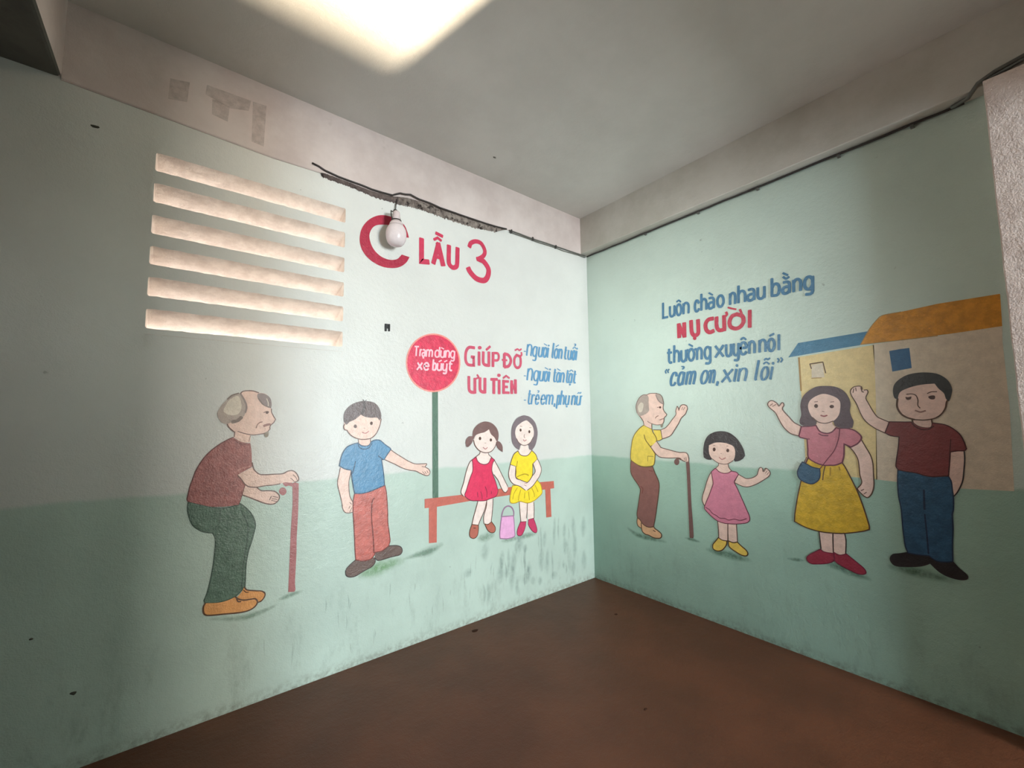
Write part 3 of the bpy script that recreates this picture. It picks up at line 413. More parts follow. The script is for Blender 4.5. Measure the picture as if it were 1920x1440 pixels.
('L','painted_woman','painted dark-haired woman in a yellow blouse and short yellow skirt seated on the bench','mural figure', None, 0, [('painted_grass','', [('m','grassgrey', 56.1, [831,479,748,481,647,480],[])],[]),('leg','', [('f','skinpale', [823,744,744,725,748,660,757,584,809,590,816,650],[0,1]),('s','ol', 6.3, [823,735,816,650,809,590],[]),('s','ol', 6.6, [745,717,748,660,754,608],[])],[]),('leg','', [('f','skinpale', [743,725,680,725,678,671,679,597,735,595,743,639],[0,1]),('s','ol', 6.8, [680,717,677,671,679,597],[])],[]),('shoe','', [('f','shoepink', [814,591,760,585,769,541,797,498,824,492,845,506,842,541],[0,1]),('s','dkwine', 4.5, [814,591,760,585,769,541,797,498,824,492,845,506,842,541,814,591],[0,1])],[]),('shoe','', [('f','shoepink', [735,595,685,598,663,549,650,505,662,486,698,505,736,556],[0,1]),('s','dkwine', 4.4, [735,595,685,598,663,549,650,505,662,486,698,505,736,556,735,595],[0,1])],[]),('skirt','', [('f','yellow', [887,862,813,860,742,845,645,881,611,848,595,804,595,774,631,749,683,726,744,719,815,740,857,734,899,739,912,763,903,814],[0,3]),('s','dkyel', 6.1, [887,862,813,860,742,845,645,881,611,848,595,804,595,774,631,749,683,726,744,719,815,740,857,734,899,739,912,763,903,814,887,862],[0,3,15]),('s','dkyel', 5.7, [840,843,872,806,886,764],[]),('s','dkyel', 5.9, [808,823,825,784,833,749],[]),('s','dkyel', 6.1, [768,798,774,758],[]),('s','dkyel', 6.0, [732,802,724,739],[]),('s','dkyel', 5.8, [698,823,676,783,673,758],[]),('s','dkyel', 5.7, [663,841,641,800,636,791],[])],[]),('neck','', [('f','skinpale', [800,1159,731,1156,726,1126,701,1103,732,1076,771,1072,809,1084,831,1113,814,1126],[0,1])],[]),('blouse','', [('f','yellow', [831,1113,868,1092,890,1057,906,1017,854,999,852,960,852,920,802,890,742,872,713,894,690,926,686,1005,636,1040,653,1075,692,1109,732,1076,771,1072,809,1084],[0,3,4,11,12,14]),('s','ol', 5.9, [831,1113,868,1092,890,1057,906,1017,854,999,852,960,852,920,802,890,742,872,713,894,690,926,686,1005,636,1040,653,1075,692,1109,732,1076,771,1072,809,1084,831,1113],[0,3,4,11,12,14,18]),('s','dkyel', 7.5, [837,1037,846,997],[]),('s','dkyel', 7.6, [841,923,801,933,763,936,730,924],[])],[]),('arm','', [('f','skinpale', [636,1040,614,1004,597,960,610,918,645,879,692,838,743,814,759,828,747,864,719,886,690,917,661,948,683,1005],[0,12]),('s','ol', 6.4, [636,1040,614,1004,597,960,610,918,645,879,692,838,743,814],[]),('s','ol', 6.3, [683,1005,661,948,690,917,719,886,744,870],[])],[]),('arm','', [('f','skinpale', [906,1015,854,999,855,920,807,895,747,868,739,847,748,815,765,817,818,851,877,873,913,913,922,954,914,990],[0,1]),('s','ol', 5.5, [906,1015,914,990,922,954,913,913,877,873,818,851,765,817],[]),('s','ol', 5.6, [855,999,856,920,807,895,747,871],[]),('s','lip', 4.2, [775,857,753,846],[]),('s','lip', 3.7, [772,869,747,862],[])],[]),('hair','', [('f','hairash', [783,1377,843,1353,882,1302,893,1241,883,1175,857,1141,820,1118,800,1155,731,1151,720,1121,692,1109,657,1148,636,1207,632,1259,654,1320,699,1361,744,1376],[6,10])],[]),('head','', [('f','skinpale', [750,1340,806,1318,844,1289,857,1248,845,1206,819,1172,770,1151,714,1167,679,1209,670,1251,683,1294,717,1325],[]),('s','ol', 5.2, [845,1206,819,1172,770,1151,714,1167,679,1209],[]),('s','wrinkle', 3.8, [809,1297,789,1295],[]),('s','wrinkle', 3.8, [716,1284,695,1283],[])],[('eye', [('f','eyebrown', [794,1267,797,1259,804,1256,811,1259,814,1267,811,1276,804,1279,797,1275],[])]),('eye', [('f','eyebrown', [707,1253,710,1245,717,1241,724,1245,727,1254,724,1262,717,1265,710,1262],[])]),('mouth', [('s','lip', 5.9, [780,1195,767,1184,747,1192],[])]),('nose', [('s','wrinkle', 5.2, [766,1233,772,1217,764,1211],[])])])]),
('L','painted_bag','painted pink bag with an arched handle standing below the bench','mural bag', None, 0, [('painted_grass','', [('m','grassgrey', 44.6, [996,484,919,481,824,478],[])],[]),('handle','', [('s','handlemauve', 10.4, [989,655,976,692,956,715,925,721,894,705,877,674,877,643],[])],[]),('body','', [('f','pinkbag', [987,655,882,645,875,618,871,538,868,502,887,492,943,492,1003,505,1005,542,997,606],[0,1,7]),('s','handlemauve', 7.4, [987,655,882,645,875,618,871,538,868,502,887,492,943,492,1003,505,1005,542,997,606,987,655],[0,1,7,10])],[])]),
('R','painted_house','painted cream house with a blue roof and one small pale window','mural house', None, 1, [('wall','', [('f','cream', [1600,1697,1941,1719,1937,1607,1931,1441,1910,1022,1598,1028], -1),('s','dkcream', 8.6, [1600,1693,1600,1499],[])],[]),('roof','', [('f','roofblue', [1546,1701,1601,1780,1926,1795,1884,1726,1740,1716], -1)],[]),('window','', [('f','beige', [1660,1645,1714,1648,1717,1568,1656,1570], -1),('s','olbrown', 6.3, [1652,1650,1715,1654],[]),('s','olbrown', 5.1, [1715,1653,1724,1591],[]),('s','olbrown', 5.4, [1652,1650,1658,1622],[]),('s','dkcream', 4.9, [1656,1567,1703,1566],[])],[])]),
('R','painted_house','painted beige house with a large orange roof and one square blue window','mural house', None, 1, [('wall','', [('f','beige', [1937,1723,2198,1729,2380,1740,2376,1671,2376,1389,2363,1019,2167,1009,1906,1021,1931,1441,1937,1607], -1)],[]),('roof','', [('f','rooforange', [1887,1729,1927,1803,1959,1846,1985,1867,2079,1873,2187,1883,2384,1884,2380,1739,2218,1731,2046,1729], -1),('s','dkcream', 4.1, [1887,1729,1927,1803,1959,1846,1985,1867,2056,1871],[]),('s','dkcream', 4.4, [1887,1729,2046,1728,2177,1729],[])],[]),('window','', [('f','windowblue', [1999,1679,2039,1683,2075,1684,2077,1583,2037,1577,2004,1572], -1)],[])]),
('R','painted_old_man','painted old man in a yellow shirt and brown trousers waving one hand','mural figure', None, 0, [('painted_grass','', [('m','grassdk', 51.3, [344,484,433,447,551,442,699,444],[])],[]),('shoe','', [('f','shoepeach', [449,575,474,563,483,538,480,502,452,515,443,544],[0,3]),('s','olbrown', 5.7, [449,575,443,544,452,515,480,502],[])],[]),('shoe','', [('f','shoepeach', [481,541,524,525,555,525,588,536,600,523,629,510,651,495,652,476,638,460,590,453,545,463,514,465,487,485],[0,3]),('s','olbrown', 7.4, [588,536,600,523,629,510,651,495,652,476,638,460,590,453,545,463,514,465,487,485,481,541],[]),('s','olbrown', 5.9, [584,507,603,501],[])],[]),('arm','', [('f','skin', [685,1260,718,1274,748,1300,775,1333,808,1371,809,1400,821,1432,829,1419,834,1409,849,1434,870,1443,893,1433,899,1414,891,1395,880,1373,848,1345,826,1307,796,1265,763,1222,730,1205,689,1192],[0,20]),('s','ol', 5.4, [685,1262,718,1274,748,1300,775,1333,808,1371,809,1400,821,1432,828,1422,834,1400],[6]),('s','ol', 5.9, [832,1403,849,1434,870,1442,893,1433,899,1414,891,1395,880,1373,848,1345,826,1307,796,1265,763,1222,730,1205,689,1192],[]),('s','ol', 3.3, [854,1406,864,1426],[]),('s','ol', 3.3, [866,1404,881,1424],[])],[]),('trousers','', [('f','brown', [407,1014,401,964,403,916,426,876,461,836,477,813,484,791,473,732,458,662,446,605,451,576,474,563,489,542,524,525,555,524,589,534,608,609,627,704,643,787,650,854,639,895,618,936,601,981,551,975,495,975,456,990],[0,10,15,22]),('s','olbrown', 6.1, [407,1014,401,964,403,916,426,876,461,836,477,813,484,791,473,732,458,662,446,605,451,576,474,563,489,542,524,525,555,524,589,534,608,609,627,704,643,787,650,854,639,895,618,936,601,981,551,975,495,975,456,990,407,1014],[0,10,15,22,26]),('s','dkbrick', 4.7, [489,822,508,804,499,769],[]),('s','dkbrick', 4.1, [569,948,600,947],[])],[]),('shirt','', [('f','mustard', [615,1259,681,1260,691,1191,666,1179,644,1174,634,1209],[0,1,2,4]),('s','ol', 5.6, [617,1259,681,1259,691,1191,666,1179,646,1176],[0,1,2]),('f','mustard', [537,1294,500,1271,457,1229,430,1183,416,1126,407,1070,405,1028,411,1014,456,990,496,977,543,976,602,989,618,1015,626,1079,587,1132,624,1149,644,1183,634,1213,613,1242,606,1264,572,1279],[0,7,13,14,19]),('s','olive', 6.4, [537,1294,500,1271,457,1229,430,1183,416,1126,407,1070,405,1028,411,1014,456,990,496,977,543,976,602,989,618,1015,626,1079,587,1132,624,1149,644,1183,634,1213,613,1242,606,1264,572,1279,537,1294],[0,7,13,14,19,21]),('s','olive', 7.0, [536,1220,548,1180,585,1134],[]),('s','olive', 3.3, [560,1018,562,1058,612,1057],[1])],[]),('arm','', [('f','skin', [594,1131,644,1174,675,1128,729,1117,816,1101,867,1102,886,1088,892,1060,888,1041,864,1038,844,1044,821,1060,744,1055,676,1055,646,1067,618,1095],[0,1]),('s','ol', 5.7, [645,1171,677,1128,729,1117,816,1101,867,1102,886,1088,892,1060,891,1041],[1]),('s','ol', 5.8, [588,1130,618,1095,646,1067,676,1055,744,1055,821,1060,844,1044,864,1038],[]),('s','ol', 3.5, [859,1064,868,1041],[]),('s','ol', 3.4, [871,1068,878,1042],[])],[]),('neck','', [('f','skin', [540,1322,570,1325,608,1305,606,1266,572,1279,538,1294],[0,2,3,5]),('s','ol', 6.0, [534,1323,539,1298],[]),('s','ol', 5.4, [607,1301,606,1266],[])],[]),('head','', [('f','skin', [539,1306,538,1320,515,1351,488,1379,473,1418,479,1471,510,1511,551,1529,578,1532,614,1537,659,1534,689,1523,706,1499,714,1462,711,1429,713,1402,736,1375,729,1362,714,1349,710,1330,707,1310,686,1300,653,1295,623,1301,608,1305],[0,16]),('s','ol', 4.8, [574,1526,598,1536,637,1536,663,1534],[]),('s','ol', 5.0, [712,1452,708,1422,715,1399,736,1375,729,1362,714,1349,710,1323,701,1306],[3]),('s','ol', 4.1, [701,1306,686,1300,653,1296,623,1301,589,1313,570,1325],[]),('s','ol', 6.3, [476,1429,484,1386,515,1351,536,1320],[]),('s','wrinkle', 6.2, [640,1347,652,1359,667,1365],[])],[('eye', [('f','eyebrown', [694,1428,691,1422,684,1420,678,1422,675,1428,678,1434,685,1436,692,1433],[]),('s','wrinkle', 4.7, [659,1428,674,1429],[])]),('mouth', [('s','greylip', 6.0, [677,1333,696,1340,710,1343],[])]),('beard', [('f','greybeard', [683,1298,701,1303,695,1280,684,1278],[])])]),('hair','grey hair at the back of the head', [('f','hairgrey', [574,1526,543,1529,510,1511,484,1477,472,1436,480,1390,500,1365,536,1372,568,1385,589,1408,588,1439,588,1484,589,1508],[]),('f','hairpale', [516,1469,490,1435,499,1397,525,1400,539,1434,540,1461],[]),('s','ol', 4.6, [574,1526,543,1529,510,1511,484,1477,472,1436,480,1390],[])],[]),('hair','grey forelock above the forehead', [('f','hairgrey', [650,1529,674,1532,696,1516,710,1492,717,1449,694,1459,672,1477,658,1501],[4]),('s','hairmid', 6.4, [653,1522,665,1491,686,1466,715,1450],[]),('s','ol', 3.6, [659,1533,689,1523,706,1499,715,1455],[])],[])]),
('R','painted_walking_stick','painted dark brown walking stick held by the old man in the yellow shirt','mural walking stick', None, 0, [('painted_grass','', [('m','grassdk', 30.2, [832,504,888,503,951,499],[])],[]),('handle','', [('f','canebrown', [819,1033,817,1024,813,1016,806,1010,798,1008,791,1009,784,1014,780,1021,779,1030,781,1039,786,1047,793,1053,800,1055,808,1054,814,1049,818,1042],[]),('s','canebrown', 11.0, [800,1052,821,1055,831,1050],[])],[]),('shaft','', [('f','canebrown', [869,1041,893,1049,896,1005,896,881,896,741,900,638,902,533,898,514,872,512,872,573,872,756,872,894,871,971],[0,1,7,8])],[])]),
('R','painted_girl','painted small girl with a black bob in a sleeveless pink dress waving','mural figure', None, 0, [('painted_grass','', [('m','grassdk', 64.3, [974,460,1078,459,1191,458,1274,458],[])],[]),('leg','', [('f','skin', [1074,666,1141,663,1133,549,1104,546,1076,555,1077,605],[0,1,2,4]),('s','ol', 5.9, [1074,660,1077,605,1076,555],[])],[]),('leg','', [('f','skin', [1141,663,1195,670,1195,611,1194,555,1171,545,1140,545],[0,1,3,5]),('s','ol', 5.5, [1194,664,1195,611,1195,555],[]),('s','ol', 5.6, [1140,656,1134,546],[])],[]),('shoe','', [('f','shoeyellow', [1074,556,1097,545,1129,546,1121,515,1094,480,1061,467,1035,476,1035,503,1053,528],[0,2]),('s','olbrown', 6.3, [1074,556,1097,545,1129,546,1121,515,1094,480,1061,467,1035,476,1035,503,1053,528,1074,556],[0,2])],[]),('shoe','', [('f','shoeyellow', [1138,548,1168,544,1194,553,1218,533,1244,515,1254,497,1245,480,1219,477,1185,488,1152,504,1139,519],[0,2]),('s','olbrown', 6.7, [1138,548,1168,544,1194,553,1218,533,1244,515,1254,497,1245,480,1219,477,1185,488,1152,504,1139,519,1138,548],[0,2])],[]),('arm','', [('f','skin', [1045,975,1032,956,1012,909,997,863,980,816,976,782,985,757,997,755,1026,826,1052,892,1057,911,1053,949],[0,7]),('s','ol', 5.6, [1045,978,1032,956,1012,909,997,863,980,816,976,782,985,757,992,747],[])],[]),('arm','', [('f','skin', [1224,980,1248,970,1271,961,1306,969,1333,988,1341,1008,1348,1028,1358,1038,1368,1031,1372,1016,1386,1035,1403,1024,1410,1006,1400,987,1374,965,1335,937,1295,916,1266,908,1236,912,1198,928],[0,19]),('s','ol', 4.8, [1224,982,1248,970,1271,961,1306,969,1333,988,1341,1008,1348,1028,1358,1038,1368,1031,1371,1013,1386,1035,1403,1024,1410,1006,1400,987,1374,965,1335,937,1295,916,1266,908,1236,912,1199,927],[]),('s','ol', 2.9, [1377,1013,1388,1031],[]),('s','ol', 2.9, [1383,1004,1394,1021],[]),('s','ol', 2.8, [1391,996,1402,1011],[])],[]),('neck','', [('f','skin', [1098,1046,1163,1048,1167,1018,1180,998,1160,985,1128,981,1100,988,1078,1008,1099,1027],[0,1,3,7]),('s','ol', 4.2, [1099,1042,1099,1030,1077,1007],[]),('s','ol', 4.8, [1162,1043,1166,1021,1183,999],[])],[]),('dress','', [('f','pinkdress', [1074,1007,1049,984,1053,949,1057,911,1054,896,1026,826,996,759,989,732,1009,709,1038,685,1074,664,1117,657,1146,659,1195,666,1256,684,1276,705,1275,732,1258,777,1237,830,1213,889,1196,926,1198,938,1224,982,1214,994,1197,998,1179,999,1160,986,1128,981,1100,989,1083,1005],[0,1,22,25]),('s','dkplum', 4.9, [1074,1007,1049,984,1053,949,1057,911,1054,896,1026,826,996,759,989,732,1009,709,1038,685,1074,664,1117,657,1146,659,1195,666,1256,684,1276,705,1275,732,1258,777,1237,830,1213,889,1196,926,1198,938,1224,982,1214,994,1197,998,1179,999,1160,986,1128,981,1100,989,1083,1005,1074,1007],[0,1,22,25,30]),('s','dkplum', 4.8, [997,741,1025,726,1043,707,1069,697,1090,685,1123,688,1147,682,1183,694,1220,693,1258,710],[])],[]),('hair','', [('f','hairjet', [1125,1257,1083,1250,1043,1229,1017,1195,1004,1152,999,1109,1001,1076,1022,1064,1050,1062,1066,1077,1196,1074,1206,1062,1231,1068,1256,1084,1270,1105,1265,1138,1253,1168,1233,1202,1204,1232,1168,1252],[6,8,11,14])],[]),('head','', [('f','skin', [1042,1160,1039,1130,1042,1100,1059,1071,1094,1050,1126,1042,1160,1046,1189,1063,1205,1086,1211,1121,1207,1152,1192,1167,1159,1178,1121,1182,1080,1178],[0,11]),('s','ol', 4.4, [1059,1070,1094,1048,1126,1041,1160,1045,1195,1067],[]),('s','wrinkle', 2.9, [1071,1159,1085,1161],[]),('s','wrinkle', 2.9, [1158,1160,1169,1161],[])],[('eye', [('f','eyebrown', [1086,1134,1082,1125,1075,1121,1068,1124,1066,1133,1069,1142,1077,1147,1083,1143],[])]),('eye', [('f','eyebrown', [1174,1132,1171,1124,1164,1120,1158,1123,1155,1131,1159,1139,1165,1143,1172,1140],[])]),('mouth', [('s','lip', 5.3, [1106,1084,1124,1071,1149,1083],[])]),('nose', [('s','wrinkle', 3.0, [1118,1110,1124,1109],[])])])]),
('R','painted_woman','painted standing woman with long dark hair in a pink top and long yellow skirt','mural figure', None, 0, [('painted_grass','', [('m','grassdk', 55.2, [1659,535,1713,536,1775,520,1862,506],[]),('m','grassdk', 26.2, [1468,519,1520,524,1563,529],[])],[]),('leg','', [('f','skin', [1641,711,1704,713,1700,602,1674,601,1652,606,1644,625],[0,1,2]),('s','oldark', 5.5, [1640,707,1642,667,1644,615],[])],[]),('leg','', [('f','skin', [1704,713,1757,721,1760,681,1756,610,1730,601,1702,605],[0,1,3,5]),('s','oldark', 5.2, [1704,708,1702,669,1700,602],[]),('s','oldark', 5.5, [1757,716,1760,681,1754,610],[])],[]),('shoe','', [('f','shoemaroon', [1641,611,1652,602,1674,600,1700,602,1703,577,1693,557,1666,541,1625,527,1593,521,1575,532,1573,550,1589,570,1618,593],[0,3]),('s','dkwine', 4.9, [1641,611,1652,602,1674,600,1700,602,1703,577,1693,557,1666,541,1625,527,1593,521,1575,532,1573,550,1589,570,1618,593,1641,611],[0,3])],[]),('shoe','', [('f','shoemaroon', [1703,608,1728,600,1758,613,1779,596,1808,573,1829,554,1834,536,1821,525,1795,523,1765,533,1731,546,1704,565],[0,2]),('s','dkwine', 5.1, [1703,608,1728,600,1758,613,1779,596,1808,573,1829,554,1834,536,1821,525,1795,523,1765,533,1731,546,1704,565,1703,608],[0,2])],[]),('arm','', [('f','skin', [1587,1292,1556,1313,1531,1345,1498,1393,1507,1417,1504,1431,1495,1431,1480,1413,1470,1430,1447,1447,1428,1442,1419,1423,1430,1403,1458,1374,1477,1329,1499,1285,1532,1250,1574,1236],[0,17]),('s','ol', 5.7, [1589,1293,1556,1313,1531,1345,1498,1393,1507,1417,1504,1431,1495,1431,1480,1413,1470,1430,1447,1447,1428,1442,1419,1423,1430,1403,1458,1374,1477,1329,1499,1285,1532,1250,1572,1236],[]),('s','wrinkle', 4.7, [1431,1417,1448,1429],[]),('s','wrinkle', 4.7, [1445,1412,1466,1424],[])],[]),('arm','', [('f','skin', [1810,1181,1843,1204,1858,1225,1875,1184,1891,1144,1898,1103,1897,1045,1894,997,1884,948,1867,925,1851,930,1835,952,1826,965,1843,991,1841,1039,1839,1102,1830,1140],[0,2]),('s','olbrown', 5.1, [1858,1225,1875,1184,1891,1144,1898,1103,1897,1045,1895,990,1884,948,1866,924,1851,930],[]),('s','olbrown', 4.8, [1788,1196,1815,1171,1835,1130,1840,1095,1841,1039,1846,998,1825,965],[]),('s','olbrown', 4.7, [1825,965,1835,949,1851,930],[]),('s','ol', 3.7, [1840,956,1853,965],[]),('s','ol', 3.4, [1851,940,1863,952],[])],[]),('skirt','', [('f','gold', [1615,1117,1642,1091,1679,1077,1710,1078,1740,1082,1768,1098,1781,1073,1803,1015,1824,954,1840,894,1853,834,1863,779,1862,761,1833,746,1759,721,1702,711,1641,708,1578,718,1523,741,1529,792,1548,889,1571,983,1588,1053],[0,5,12,18]),('s','olbrown', 6.0, [1615,1117,1642,1091,1679,1077,1710,1078,1740,1082,1768,1098,1781,1073,1803,1015,1824,954,1840,894,1853,834,1863,779,1862,761,1833,746,1759,721,1702,711,1641,708,1578,718,1523,741,1529,792,1548,889,1571,983,1588,1053,1615,1117],[0,5,12,18,23]),('s','olbrown', 4.6, [1691,1073,1681,1035,1675,994],[]),('s','dkgold', 6.0, [1715,1067,1711,1023],[]),('s','dkgold', 6.1, [1754,1074,1756,1056],[])],[]),('neck','', [('f','skin', [1671,1319,1738,1322,1741,1302,1754,1286,1733,1262,1708,1254,1678,1265,1659,1294],[0,1])],[]),('top','', [('f','rose', [1661,1298,1628,1292,1589,1290,1574,1236,1582,1228,1614,1220,1614,1165,1614,1116,1642,1091,1679,1077,1710,1078,1740,1082,1769,1097,1779,1137,1784,1198,1813,1183,1843,1204,1860,1234,1849,1257,1825,1276,1796,1283,1767,1282,1754,1286,1733,1262,1708,1254,1678,1265],[0,2,3,5,12,14,15,22]),('s','dkplum', 6.9, [1661,1298,1628,1292,1589,1290,1574,1236,1582,1228,1614,1220,1614,1165,1614,1116,1642,1091,1679,1077,1710,1078,1740,1082,1769,1097,1779,1137,1784,1198,1813,1183,1843,1204,1860,1234,1849,1257,1825,1276,1796,1283,1767,1282,1754,1286,1733,1262,1708,1254,1678,1265,1661,1298],[0,2,3,5,12,14,15,22,26]),('s','dkplum', 5.6, [1671,1252,1689,1242,1715,1241],[]),('s','dkplum', 4.6, [1609,1220,1626,1220],[])],[]),('hair','', [('f','hairdark', [1715,1519,1674,1516,1634,1493,1605,1460,1592,1414,1593,1360,1582,1321,1592,1298,1628,1294,1661,1302,1672,1325,1737,1324,1750,1295,1782,1283,1825,1285,1832,1317,1824,1349,1820,1378,1825,1414,1816,1457,1795,1491,1760,1512],[14])],[]),('head','', [('f','skin', [1712,1474,1677,1466,1644,1443,1630,1413,1633,1378,1647,1344,1674,1317,1708,1310,1743,1322,1769,1353,1779,1393,1779,1430,1757,1456],[]),('s','ol', 5.1, [1647,1344,1674,1317,1708,1310,1743,1322],[]),('s','wrinkle', 4.5, [1662,1431,1678,1433],[]),('s','wrinkle', 4.4, [1737,1427,1753,1429],[])],[('eye', [('f','eyebrown', [1678,1407,1675,1399,1668,1396,1662,1400,1659,1408,1663,1416,1669,1419,1676,1415],[])]),('eye', [('f','eyebrown', [1752,1402,1748,1395,1741,1393,1734,1396,1731,1403,1735,1409,1742,1412,1749,1409],[])]),('mouth', [('s','lipred', 7.3, [1688,1354,1703,1349,1717,1354],[])]),('nose', [('s','wrinkle', 3.7, [1695,1377,1705,1375],[])])])]),
('R','painted_shoulder_bag','painted dark blue shoulder bag on a strap across the pink top','mural bag', None, 1, [('strap','', [('s','dkplum', 3.9, [1770,1281,1761,1226,1739,1163,1706,1114,1679,1074,1661,1048],[]),('s','dkplum', 4.5, [1615,1121,1600,1086],[]),('s','dkplum', 3.2, [1606,1117,1592,1087],[])],[]),('body','', [('f','navy', [1583,1087,1599,1080,1631,1062,1665,1056,1665,1023,1655,992,1625,968,1593,972,1564,990,1555,1023,1565,1055],[0,3]),('s','dknavy', 5.7, [1583,1087,1599,1080,1631,1062,1665,1056,1665,1023,1655,992,1625,968,1593,972,1564,990,1555,1023,1565,1055,1583,1087],[0,3])],[])]),
('R','painted_man','painted man in a dark maroon t-shirt and blue trousers raising one arm','mural figure', None, 0, [('painted_grass','', [('m','grassdk', 69.2, [1916,594,1998,594,2076,592,2184,582],[])],[]),('shoe','', [('f','shoeblack', [2002,681,1973,668,1947,658,1934,637,1936,616,1952,601,1989,605,2039,620,2069,636,2089,654,2080,683,2043,678],[0,9,10])],[]),('shoe','', [('f','shoeblack', [2077,682,2099,665,2136,666,2157,676,2176,649,2195,630,2201,617,2194,602,2167,595,2132,600,2105,615,2079,644],[0,3,11])],[]),('arm','', [('f','skin', [1974,1317,1951,1330,1931,1344,1916,1372,1900,1414,1891,1443,1901,1471,1899,1485,1885,1484,1876,1504,1862,1508,1842,1503,1829,1485,1831,1460,1850,1413,1866,1356,1883,1320,1916,1286,1955,1261,1967,1286],[0,18]),('s','olbrown', 4.5, [1974,1317,1951,1330,1931,1344,1916,1372,1900,1414,1891,1443,1901,1471,1899,1485,1886,1485],[]),('s','olbrown', 4.7, [1879,1489,1876,1504,1862,1508,1842,1503,1829,1485,1831,1460,1850,1413,1866,1356,1883,1320,1916,1286,1955,1261],[]),('s','olbrown', 3.7, [1839,1474,1844,1495],[]),('s','olbrown', 3.7, [1853,1482,1852,1500],[]),('s','olbrown', 4.8, [1874,1500,1878,1477,1884,1475],[])],[]),('arm','', [('f','skin', [2182,1180,2227,1185,2227,1146,2221,1095,2212,1044,2194,996,2180,973,2176,1014,2173,1050,2169,1065,2176,1129],[0,1,6]),('s','oldark', 4.5, [2227,1182,2226,1146,2220,1095,2212,1044,2194,996,2180,973],[])],[]),('trousers','', [('f','jeans', [1993,1078,2022,1073,2061,1068,2088,1059,2116,1056,2145,1061,2169,1063,2176,1040,2177,1002,2178,964,2174,913,2169,887,2167,824,2160,747,2156,674,2136,666,2109,662,2090,670,2078,681,2043,677,2004,676,1996,710,1993,790,1993,858,1992,897,1987,951,1988,1019],[0,6,14,18,20]),('s','dknavy', 4.8, [1993,1078,2022,1073,2061,1068,2088,1059,2116,1056,2145,1061,2169,1063,2176,1040,2177,1002,2178,964,2174,913,2169,887,2167,824,2160,747,2156,674,2136,666,2109,662,2090,670,2078,681,2043,677,2004,676,1996,710,1993,790,1993,858,1992,897,1987,951,1988,1019,1993,1078],[0,6,14,18,20,27]),('s','dknavy', 7.7, [2081,990,2079,950,2077,897],[]),('s','dknavy', 5.8, [2076,874,2077,806,2077,690],[])],[]),('shirt','', [('f','maroon', [2063,1317,2033,1317,1976,1318,1970,1300,1956,1262,1976,1248,2008,1242,2003,1197,1992,1133,1990,1121,1987,1094,1995,1078,2022,1073,2061,1068,2088,1059,2116,1056,2145,1061,2169,1065,2177,1129,2182,1177,2207,1183,2227,1185,2235,1194,2229,1228,2219,1258,2199,1285,2172,1304,2130,1313,2124,1293,2103,1291,2081,1299],[0,2,4,6,11,17,19,22,27]),('s','dkmaroon', 4.6, [2063,1317,2033,1317,1976,1318,1970,1300,1956,1262,1976,1248,2008,1242,2003,1197,1992,1133,1990,1121,1987,1094,1995,1078,2022,1073,2061,1068,2088,1059,2116,1056,2145,1061,2169,1065,2177,1129,2182,1177,2207,1183,2227,1185,2235,1194,2229,1228,2219,1258,2199,1285,2172,1304,2130,1313,2124,1293,2103,1291,2081,1299,2063,1317],[0,2,4,6,11,17,19,22,27,31]),('s','dkmaroon', 4.8, [2059,1313,2071,1294,2091,1281,2114,1281,2136,1297],[]),('s','dkmaroon', 3.0, [2181,1177,2188,1236],[])],[]),('neck','', [('f','skin', [2064,1333,2129,1332,2129,1313,2124,1293,2103,1291,2081,1299,2065,1317],[0,1]),('s','olbrown', 6.3, [2062,1330,2063,1317],[]),('s','olbrown', 5.5, [2130,1332,2131,1313],[])],[]),('head','', [('f','skin', [2020,1454,2013,1427,2010,1394,2022,1360,2042,1340,2071,1328,2106,1326,2141,1334,2165,1354,2180,1382,2186,1410,2193,1426,2187,1464,2152,1505,2057,1492,2029,1470],[]),('s','olbrown', 8.0, [2015,1434,2011,1394,2022,1360,2042,1340,2071,1328],[]),('s','olbrown', 5.5, [2071,1328,2106,1326,2141,1334,2165,1354,2180,1382,2186,1410,2194,1426],[]),('s','olbrown', 4.1, [2124,1454,2138,1461,2157,1461],[])],[('eye', [('f','eyebrown', [2045,1441,2054,1439,2067,1442,2062,1428,2049,1427],[])]),('eye', [('f','eyebrown', [2126,1438,2139,1444,2149,1441,2147,1426,2133,1426],[])]),('nose', [('s','olbrown', 4.2, [2050,1454,2069,1455,2083,1447,2089,1424,2087,1398,2094,1384],[])]),('mouth', [('s','wrinkle', 6.9, [2076,1373,2094,1365,2112,1371],[])])]),('hair','', [('f','hairblack2', [2016,1430,2004,1438,2000,1468,2006,1502,2025,1528,2056,1549,2091,1557,2128,1556,2162,1547,2185,1529,2201,1504,2208,1472,2204,1444,2194,1413,2185,1426,2180,1452,2164,1475,2152,1500,2117,1499,2082,1493,2052,1482,2031,1470,2021,1454],[0,13,17])],[])]),
